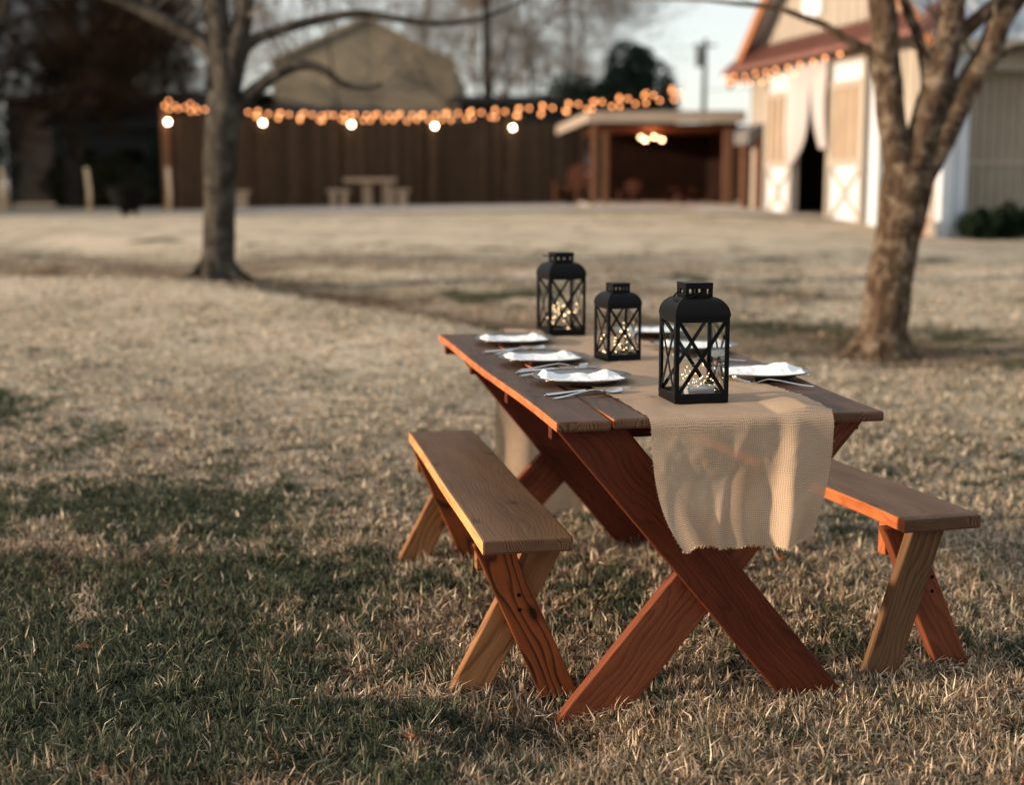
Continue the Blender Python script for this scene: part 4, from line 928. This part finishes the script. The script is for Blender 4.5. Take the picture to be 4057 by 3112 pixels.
# ---------------------------------------------------------------- burlap runner
def runner():
    root = None; hang1, hang2 = .328, .735; bw = .47
    def edges(t):   # returns s_left, s_right
        return .236, .715
    b = MB(); nu = 70; path = []   # (e, z, param)
    e = 0; tot = hang1 + TL_ + hang2; nv = 330; vs = []; gs = []; fs = []
    for j in range(nv + 1):
        l = tot * j / nv
        for i in range(nu + 1):
            u = i / nu
            if l < hang1:                                      # near drop
                d = hang1 - l
                dd = d * (1 + (-.045 * abs(u - .48) * 2 - .01 * math.sin(u * 5) + (.0 if u > .1 else -.0)))
                k = d / hang1
                sl = .236 + .012 * k + .05 * k ** 4; sr = .716 - .012 * k - .048 * k ** 2
                s_ = sl + (sr - sl) * u
                fold = .5 * (1 - math.cos(math.pi * min(1, k * 1.3)))
                off = .022 + fold * (.020 * math.sin(u * 9.5 + .9 * k) + .016 * math.sin(u * 17 + 1.4) * k + .030 * mnoise.noise(Vector((u * 3.4, k * 1.8, 1.3))) + .007 * mnoise.noise(Vector((u * 9, k * 4, 4.3))))
                off += .03 * k + .014 * k ** .5 * math.exp(-((u - .80 + .05 * k) / .05) ** 2) - .012 * k ** .5 * math.exp(-((u - .70) / .05) ** 2) + .020 * k * math.exp(-((u - .55 + .25 * k) / .045) ** 2) + .003 * abs(mnoise.noise(Vector((u * 13 + k * 5, k * 9 - u * 4, 8.1)))) * min(1, k * 4)
                if u < .12: off += .035 * (1 - u / .12) * k ** 3
                e_ = -max(off, .006) ; z_ = TZ + .004 - dd
                if d < .03: # rounded lip
                    q = d / .03; e_ = e_ * (1 - (1 - q) ** 2); z_ = TZ + .006 - dd * q ** .6
            elif l < hang1 + TL_:
                e_ = l - hang1; s_ = .236 + (.480 + .03 * math.exp(-((e_ - .35) / .25) ** 2)) * u
                s_ += .006 * math.sin(e_ * 7) ; z_ = TZ + .0045 + .0025 * mnoise.noise(Vector((s_ * 14, e_ * 9, 0)))
                rb = max(0, 1 - abs(u - .86) / .16) * max(0, 1 - abs(e_ - .06) / .30); z_ += .020 * rb ** .8
                z_ += .006 * max(0, mnoise.noise(Vector((s_ * 5, e_ * 26, 2)))) * (1 if (u < .2 or u > .72) else .35)
                if e_ > TL_ - .16: z_ += .016 * max(0, math.sin((e_ - TL_ + .16) / .16 * math.pi)) * (1 - u) * 1.3
            else:
                d = l - hang1 - TL_; k = d / hang2; s_ = .236 + .48 * u + .02 * k * (u - .5)
                off = .012 + .03 * k * math.sin(u * 12 + 1) + .03 * k * mnoise.noise(Vector((u * 4, k * 3, 7))) + .03 * k
                e_ = TL_ + max(off, .006); z_ = TZ + .004 - d
            P = tp(s_, e_, z_); vs.append(P); gs.append((u * .48, l, 0))
    for j in range(nv):
        for i in range(nu):
            a = j * (nu + 1) + i; fs.append((a, a + 1, a + nu + 2, a + nu + 1))
    b.add(vs, fs, 0, gs)
    o = b.build('table_runner', M['burlap'], None, smooth=True, sub=1); o.data.transform(Matrix.Translation(-Vector(tp(.47, 0)))); o.location = tp(.47, 0)
    tag(o, 'tan burlap runner laid along the table and hanging over its near end', 'table runner')
    # frayed hem threads, a part of the runner
    c = MB(); g = random.Random(4); inv = Vector(tp(.47, 0))
    for i in range(0, nu + 1):
        for rep in range(3):
            u = (i + rep / 3) / nu
            if u > 1: continue
            i0 = min(nu - 1, int(u * nu)); p = Vector(vs[i0]).lerp(Vector(vs[i0 + 1]), u * nu - i0)
            c.tube([p - inv, p - inv + Vector((g.uniform(-.003, .003), g.uniform(-.004, .002), -g.uniform(.002, .008)))], .0007, 3, False)
    for j in range(0, nv):
        for side in (0, nu):
            if g.random() < .8:
                p = Vector(vs[j * (nu + 1) + side]); sg = -1 if side == 0 else 1
                c.tube([p - inv, p - inv + TU * sg * g.uniform(.001, .004) + Vector((0, 0, g.uniform(-.002, .001)))], .0007, 3, False)
    c.build('frayed_hem', plain('burlap_thread', (.60, .44, .28), .95), o)
runner()

# ---------------------------------------------------------------- lanterns
def lantern(s_, e_, yaw, k, label, ringdir, zoff=.006):
    P = tp(s_, e_, TZ + zoff); root = empty('candle_lantern', P, TA + R(yaw), label, 'lantern', 'black metal lanterns on the runner'); root.scale = (k, k, k)
    a = .0735; H = .226; p = .0115
    b = MB(); b.box((0, 0, .008), (2 * a, 2 * a, .016)); b.build('base', M['black'], root, bevel=.001)
    b = MB()
    for sx in (-1, 1):
        for sy in (-1, 1):
            b.box((sx * (a - p / 2), sy * (a - .002), .016 + (H - .016) / 2), (p, .004, H - .016)); b.box((sx * (a - .002), sy * (a - p / 2 - .003), .016 + (H - .016) / 2), (.004, p, H - .016))
    for sx in (-1, 1):
        b.box((0, sx * (a - .002), H - .007), (2 * a, .0045, .014)); b.box((sx * (a - .002), 0, H - .007), (.0045, 2 * a, .014))
        b.box((0, sx * (a - .002), .020), (2 * a, .0045, .010)); b.box((sx * (a - .002), 0, .020), (.0045, 2 * a, .010))
    b.build('frame', M['black'], root)
    for r_ in range(4):
        Mx = Matrix.Rotation(r_ * math.pi / 2, 4, 'Z'); b = MB()
        for sg in (-1, 1):
            p0 = Mx @ Vector((-(a - p) * sg, -a + .0025 + .001 * sg, .024)); p1 = Mx @ Vector(((a - p) * sg, -a + .0025 + .001 * sg, H - .014)); up = Mx @ Vector((0, 1, 0))
            b.beam(p0, p1, .0098, .002, up)
        b.build('cross_brace', M['black'], root)
        b = MB(); vs = [Mx @ Vector(v) for v in ((-a + .004, -a + .006, .02), (a - .004, -a + .006, .02), (a - .004, -a + .006, H - .006), (-a + .004, -a + .006, H - .006))]
        b.add(vs, [(0, 1, 2, 3)]); b.build('glass_pane', M['glass'], root)
    # domed square roof
    b = MB(); rings = 12; vs = []; fs = []; nn = 8; aw = a + .002; top = .030; hd = .050
    prof = [(aw, H), (aw, H + .002)]
    for i in range(rings + 1):
        t = i / rings * math.pi / 2 * .93; prof.append((top + (aw - top) * math.cos(t), H + .002 + hd * math.sin(t)))
    for (w_, z) in prof:
        for q in range(4):
            for j in range(nn):
                f = -1 + 2 * j / nn; pt = [(f, -1), (1, f), (-f, 1), (-1, -f)][q]; vs.append((pt[0] * w_, pt[1] * w_, z))
    m_ = 4 * nn
    for i in range(len(prof) - 1):
        for j in range(m_): fs.append((i * m_ + j, i * m_ + (j + 1) % m_, (i + 1) * m_ + (j + 1) % m_, (i + 1) * m_ + j))
    fs.append(tuple(range(m_ * (len(prof) - 1), m_ * len(prof)))); b.add(vs, fs); o = b.build('roof', M['black'], root, smooth=False)
    zc = H + .002 + hd * .985; c = .0375; hc = .034; b = MB()
    b.box((0, 0, zc + .003), (2 * c, 2 * c, .006)); b.box((0, 0, zc + hc - .006), (2 * c + .001, 2 * c + .001, .016))
    for sx in (-1, 1):
        for sy in (-1, 1): b.box((sx * (c - .005), sy * (c - .005), zc + hc / 2), (.010, .010, hc))
        for f in (-.45, .45):
            b.box((f * c, sx * (c - .001), zc + hc / 2 - .002), (.009, .002, hc - .01)); b.box((sx * (c - .001), f * c, zc + hc / 2 - .002), (.002, .009, hc - .01))
    b.build('vent_cap', M['black'], root, bevel=.0006)
    b = MB(); rr = .048; pts = []
    for i in range(21):
        t = math.pi * i / 20; pts.append((-rr * math.cos(t) * .85, math.sin(t) * rr * 1.55))
    tilt, ax = ringdir; Mr = Matrix.Rotation(ax, 4, 'Z') @ Matrix.Rotation(tilt, 4, 'X')
    b.tube([Mr @ Vector((x_, y_, 0)) + Vector((0, 0, zc + hc * .55)) for x_, y_ in pts], .0022, 8); b.build('ring_handle', M['black'], root, smooth=True)
    # fairy lights: a thing of its own inside
    fl = empty('fairy_lights', (P[0], P[1], P[2] + .017 * k), TA + R(yaw), label.split(' lantern')[0].replace('black ', '') and None, None); fl.scale = (k, k, k)
    return fl, P
def fairy(fl, seed, label, cx=.01, batt=True, full=1.0):
    g = random.Random(seed); tag(fl, label, 'fairy lights', 'fairy lights inside the lanterns')
    pts = []; p = Vector((0, 0, .03)); v = Vector((1, 0, .3)); hz = (.125 if batt else .165)
    for i in range(260):
        hlim = .052
        if batt: hlim = .056 - .030 * (p.z / hz)
        v = (v + Vector((g.gauss(0, .35), g.gauss(0, .35), g.gauss(0, .33)))).normalized()
        nx_ = p + v * .0105
        c_ = Vector((cx, 0, 0))
        if abs(nx_.x - cx) > hlim: v.x *= -1; nx_.x = cx + max(-hlim, min(hlim, nx_.x - cx))
        if abs(nx_.y) > hlim: v.y *= -1; nx_.y = max(-hlim, min(hlim, nx_.y))
        lim = hz * (.35 + .65 * g.random() ** (1.4 if batt else .7))
        if nx_.z > lim: v.z = -abs(v.z)
        if nx_.z < .004: v.z = abs(v.z); nx_.z = .004
        nx_.x = max(-.062, min(.062, nx_.x)); pts.append(nx_.copy()); p = nx_
    sm = []
    for i in range(len(pts) - 1):
        for t in (0, .5): sm.append(pts[i].lerp(pts[i + 1], t))
    sm = [(sm[max(i - 1, 0)] + sm[i] * 2 + sm[min(i + 1, len(sm) - 1)]) / 4 for i in range(len(sm))]
    b = MB(); b.tube(sm, .00038, 4); b.build('wire', M['fwire'], fl)
    me = None
    for i in range(0, len(sm), 11 if batt else 17):
        if me is None: b = MB(); b.ball((0, 0, 0), .00095 if batt else .0015, 8, 6, sc=(1, 1, 1.4)); o = b.build('bulb', M['fairy'], fl, smooth=True, loc=sm[i]); me = o.data
        else: o = bpy.data.objects.new('bulb', me); SC.collection.objects.link(o); o.parent = fl; o.location = sm[i]
    if batt:
        m, t = newmat('clear_plastic_case'); n = N(t); tr = n.n('ShaderNodeBsdfTransparent'); pb = n.bsdf((.7, .72, .72), .2); mx = n.n('ShaderNodeMixShader', i_0=.35)
        t.links.new(tr.outputs[0], mx.inputs[1]); t.links.new(pb, mx.inputs[2]); n.out(mx.outputs[0])
        Mb = Matrix.Rotation(R(8), 4, 'Z'); Mb.translation = Vector((.008, -.028, .013))
        b = MB(); b.box((0, 0, 0), (.078, .028, .024), Mb); o = b.build('battery_case', m, fl, bevel=.002)
        for yo, in ((-.006,), (.008,)):
            q = MB(); q.tube([Mb @ Vector((-.032, yo, -.001)), Mb @ Vector((-.019, yo, -.001))], .0068, 14); q.tube([Mb @ Vector((-.035, yo, -.001)), Mb @ Vector((-.032, yo, -.001))], .0025, 10)
            q.build('battery_tip', M['silver'], o, smooth=False)
            q = MB(); q.tube([Mb @ Vector((-.019, yo, -.001)), Mb @ Vector((.024, yo, -.001))], .007, 14); q.build('battery', plain('battery_wrap', (.12, .16, .42), .4), o)
            for zz, cc in ((.0035, (.75, .77, .80)), (-.004, (.60, .05, .05))):
                q = MB(); q.tube([Mb @ Vector((-.018, yo - .0035, -.001 + zz)), Mb @ Vector((.023, yo - .0035, -.001 + zz))], .0040, 10); q.build('label_stripe', plain('battery_stripe', cc, .4), o)
f3, P3 = lantern(.4365, .262, 0.0, 1.0, 'large black lantern nearest the camera, over the hanging runner end', (R(-22), R(118)), .006)
fairy(f3, 21, 'fairy lights with a battery case in the nearest lantern')
f2, P2 = lantern(.470, 1.163, 8, .80, 'smaller black lantern standing in the middle of the table', (R(-36), R(200)))
fairy(f2, 22, 'fairy lights in the smaller middle lantern', 0, False)
f1, P1 = lantern(.462, 1.965, 7, 1.0, 'large black lantern farthest from the camera, at the far table end', (R(4), R(95)))
fairy(f1, 23, 'fairy lights in the farthest lantern', 0, False)

# ---------------------------------------------------------------- place settings
def plate(s_, e_, label, z=TZ + .004):
    root = empty('charger_plate', tp(s_, e_, z), 0, label, 'plate', 'pewter charger plates')
    b = MB(); b.lathe([(.001, .003), (.088, .003), (.095, .0045), (.106, .010), (.112, .0125), (.138, .0185), (.1435, .0200), (.1445, .0190), (.138, .0165), (.110, .0085), (.100, .001), (.001, 0)], 96, wav=.006, wn=16)
    b.build('dish', M['plate'], root, smooth=True)
    b = MB(); b.lathe([(.1425, .0202), (.1445, .0222), (.1462, .0204), (.1445, .0186), (.1425, .0202)], 96, wav=.006, wn=16); b.build('rim', M['plate'], root, smooth=True)
def napkin(s_, e_, rz, kind, label, z=TZ + .012, seed=0):
    b = MB(); g = random.Random(seed); nx, ny = 60, 22; layers = 3
    pk = {'wave': [(0, .016), (.03, .036), (.12, .026), (.25, .015), (.36, .018), (.5, .022), (.62, .015), (.72, .020), (.84, .031), (.92, .018), (1, .003)],
          'low': [(0, .014), (.08, .026), (.2, .020), (.5, .019), (.75, .021), (.86, .028), (.95, .016), (1, .003)],
          'tent': [(0, .006), (.15, .016), (.35, .022), (.55, .031), (.72, .039), (.80, .042), (.88, .024), (.95, .012), (1, .008)]}[kind]
    def prof(u):
        for i in range(len(pk) - 1):
            if pk[i][0] <= u <= pk[i + 1][0]:
                t = (u - pk[i][0]) / (pk[i + 1][0] - pk[i][0]); t = t * t * (3 - 2 * t); return pk[i][1] * (1 - t) + pk[i + 1][1] * t
        return 0
    Lx = .238; Ly = .105 if kind != 'tent' else .135
    for ly in range(layers):
        vs = []; fs = []; sh = ly * .004
        for j in range(ny + 1):
            v = j / ny
            for i in range(nx + 1):
                u = i / nx; x_ = (u - .5) * Lx * (1 - .015 * ly) + .003 * math.sin(v * 9 + ly); y_ = (v - .5) * Ly * (1 - .05 * ly) + .004 * math.sin(u * 11 + ly * 2)
                rise = math.sin(min(1, max(0, (v - .08) / .75)) * math.pi / 2) ** 1.5 * (1 if v < .83 else max(0, 1 - ((v - .83) / .17) ** 2 * .9))
                h = prof(u) * .62 * rise * (1 - .13 * (layers - 1 - ly)) + .0016 * ly + .0022 * mnoise.noise(Vector((u * 8 + seed, v * 5, ly))) + .0012 * mnoise.noise(Vector((u * 22 + seed, v * 14, ly)))
                vs.append((x_, y_, max(h, .0008 * (ly + 1)) + .006 * abs(u - .5) ** 2 * 4))
        for j in range(ny):
            for i in range(nx):
                a = j * (nx + 1) + i; fs.append((a, a + 1, a + nx + 2, a + nx + 1))
        b.add(vs, fs)
    o = b.build('cloth_napkin', M['white'], None, smooth=True, solid=.0012); o.location = tp(s_, e_, z); o.rotation_euler = (0, 0, rz); tag(o, label, 'napkin', 'white cloth napkins on the plates')
def ribbon(b, st, th=.0022):
    """st: list of (x, z, halfwidth, dish) -> flat tapered utensil along x"""
    nw = 4; vs = []; fs = []; k = len(st)
    for lay in (0, 1):
        for (x, z, hw, dish) in st:
            for j in range(nw + 1):
                f = -1 + 2 * j / nw; vs.append((x, f * hw * 1.2, z + dish * (f * f - 1) * .6 + (th if lay else 0) * (1 - .35 * f * f)))
    m_ = nw + 1; off = k * m_
    for i in range(k - 1):
        for j in range(nw):
            a = i * m_ + j; fs.append((a, a + m_, a + m_ + 1, a + 1)); a += off; fs.append((a, a + 1, a + m_ + 1, a + m_))
        a = i * m_; fs.append((a, a + off, a + off + m_, a + m_)); a = i * m_ + nw; fs.append((a, a + m_, a + off + m_, a + off))
    a = 0; fs.append(tuple([0] + list(range(off, off + m_)) + list(range(nw, 0, -1)))); a = (k - 1) * m_
    fs.append(tuple(list(range(a, a + m_)) + list(range(a + off + nw, a + off - 1, -1)))); b.add(vs, fs)
def place(root, s0, e0, s1, e1, z=TZ + .003):
    root.scale = (1.2, 1.12, 1.1)
    p0 = Vector(tp(s0, e0, z)); p1 = Vector(tp(s1, e1, z)); d = p1 - p0; root.location = p0; root.rotation_euler = (0, 0, math.atan2(d.y, d.x))
def knife(s0, e0, s1, e1, label, L=.235):
    r_ = empty('table_knife', (0, 0, 0), 0, label, 'knife', 'table knives'); k = L / .235
    b = MB(); ribbon(b, [(0, .001, .004, 0), (.004, .001, .0075, 0), (.05, .002, .0072, 0), (.10, .0035, .0062, 0), (.108, .0035, .0045, 0)], .0052); b.build('handle', M['silver'], r_, smooth=True)
    b = MB(); ribbon(b, [(.108, .0045, .0042, 0), (.125, .0045, .0075, 0), (.17, .004, .0088, 0), (.215, .0035, .0075, 0), (.235, .0035, .0015, 0)], .0014); b.build('blade', M['silver'], r_, smooth=True)
    place(r_, s0, e0, s1, e1)
def spoon(s0, e0, s1, e1, label):
    r_ = empty('table_spoon', (0, 0, 0), 0, label, 'spoon', 'table spoons')
    b = MB(); ribbon(b, [(0, .001, .003, 0), (.004, .001, .0065, 0), (.03, .003, .006, 0), (.08, .010, .0035, 0), (.11, .013, .0028, 0), (.128, .010, .003, 0), (.137, .0075, .005, 0)], .0026); b.build('handle', M['silver'], r_, smooth=True)
    b = MB(); ribbon(b, [(.137, .0085, .005, .0), (.142, .0075, .012, .004), (.152, .006, .0185, .010), (.165, .006, .0205, .013), (.178, .0075, .0185, .011), (.188, .010, .012, .005), (.192, .0115, .003, 0)], .0014); b.build('bowl', M['silver'], r_, smooth=True)
    place(r_, s0, e0, s1, e1)
def fork(s0, e0, s1, e1, label):
    r_ = empty('table_fork', (0, 0, 0), 0, label, 'fork', 'table forks')
    b = MB(); ribbon(b, [(0, .001, .003, 0), (.004, .001, .007, 0), (.03, .003, .0064, 0), (.08, .011, .0036, 0), (.11, .014, .003, 0), (.128, .008, .0045, 0), (.138, .0035, .010, .001), (.150, .003, .0118, .002), (.156, .0045, .012, .002)], .0024); b.build('handle', M['silver'], r_, smooth=True)
    for j in range(4):
        y_ = -.0104 + j * .0069; b = MB(); b.tube([(.154, y_, .0050), (.172, y_, .0075), (.188, y_, .013), (.198, y_ * .98, .0185)], [.0018, .0017, .0014, .0008], 6); b.build('tine', M['silver'], r_, smooth=True)
    place(r_, s0, e0, s1, e1)
POS = ['nearest', 'middle', 'farthest']
LS = [(.228, .655), (.216, 1.145), (.232, 1.705)]
RS = [(.775, .660), (.806, 1.37), (.80, 1.90)]
for i, (s_, e_) in enumerate(LS):
    plate(s_, e_, 'pewter charger plate on the left table side, the %s of its row' % POS[i])
    napkin(s_ - .006, e_ - .015, TA + R((2, 4, 3)[i]), 'wave' if i == 0 else 'low', 'white crumpled napkin on the %s left plate' % POS[i], seed=i)
for i, (s_, e_) in enumerate(RS):
    plate(s_, e_, 'pewter charger plate on the right table side, the %s of its row' % POS[i], TZ + (.006 if i else .006))
    napkin(s_ + (.01 if i == 0 else 0), e_ - .01, TA + R((-8, -6, 5)[i]), 'tent' if i == 0 else 'low', ('white tented napkin' if i == 0 else 'white folded napkin') + ' on the %s right plate' % POS[i], TZ + .014, seed=7 + i)
knife(.064, .408, .331, .500, 'table knife beside the spoon at the near left corner of the table'); spoon(.073, .347, .270, .430, 'table spoon at the near left corner of the table')
fork(.075, .815, .27, .885, 'table fork behind the nearest left plate')
knife(.080, .895, .305, .955, 'table knife between the nearest and middle left plates'); spoon(.100, .950, .29, .985, 'table spoon between the nearest and middle left plates')
knife(.070, 1.430, .300, 1.50, 'table knife between the middle and farthest left plates'); spoon(.10, 1.375, .31, 1.51, 'table spoon between the middle and farthest left plates')
fork(.852, .430, .668, .555, 'table fork at the right of the nearest lantern, tines over the runner')
fork(.867, 1.032, .70, 1.08, 'table fork behind the nearest right plate')
# ---------------------------------------------------------------- fallen leaves near the camera
lm = plain('dead_leaf', (.30, .11, .05), .8, 0, .3, 20)
for i, (x, y, s_, c_) in enumerate(((.37, 2.95, .035, 'red brown curled leaf in front of the table foot'), (-.93, 3.06, .025, 'pale orange curled leaf on the lawn at lower left'), (-1.23, 3.95, .025, 'dark red leaf at the left in the green patch'), (-.25, 3.3, .022, 'small brown leaf left of the table foot'), (1.15, 3.0, .025, 'brown leaf on the lawn at lower right'), (.95, 4.9, .03, 'brown leaf under the table behind the crossed legs'))):
    b = MB(); vs = []; fs = []; g = random.Random(i)
    for j in range(7):
        u = j / 6; hw = math.sin(math.pi * min(1, u * .94 + .05)) * .42
        for f in (-1, 0, 1): vs.append(((u - .5) * 2 * s_, f * hw * s_, s_ * (.35 * abs(f) + .5 * (u - .5) ** 2 + .1)))
    for j in range(6):
        for f in range(2): a = j * 3 + f; fs.append((a, a + 3, a + 4, a + 1))
    b.add(vs, fs); o = b.build('fallen_leaf', lm, None, smooth=True, solid=.0006); o.location = (x, y, g1(x, y) + .018); o.rotation_euler = (g.uniform(-.3, .3), g.uniform(-.3, .3), g.uniform(0, 6)); tag(o, c_, 'leaf', 'fallen leaves on the lawn')
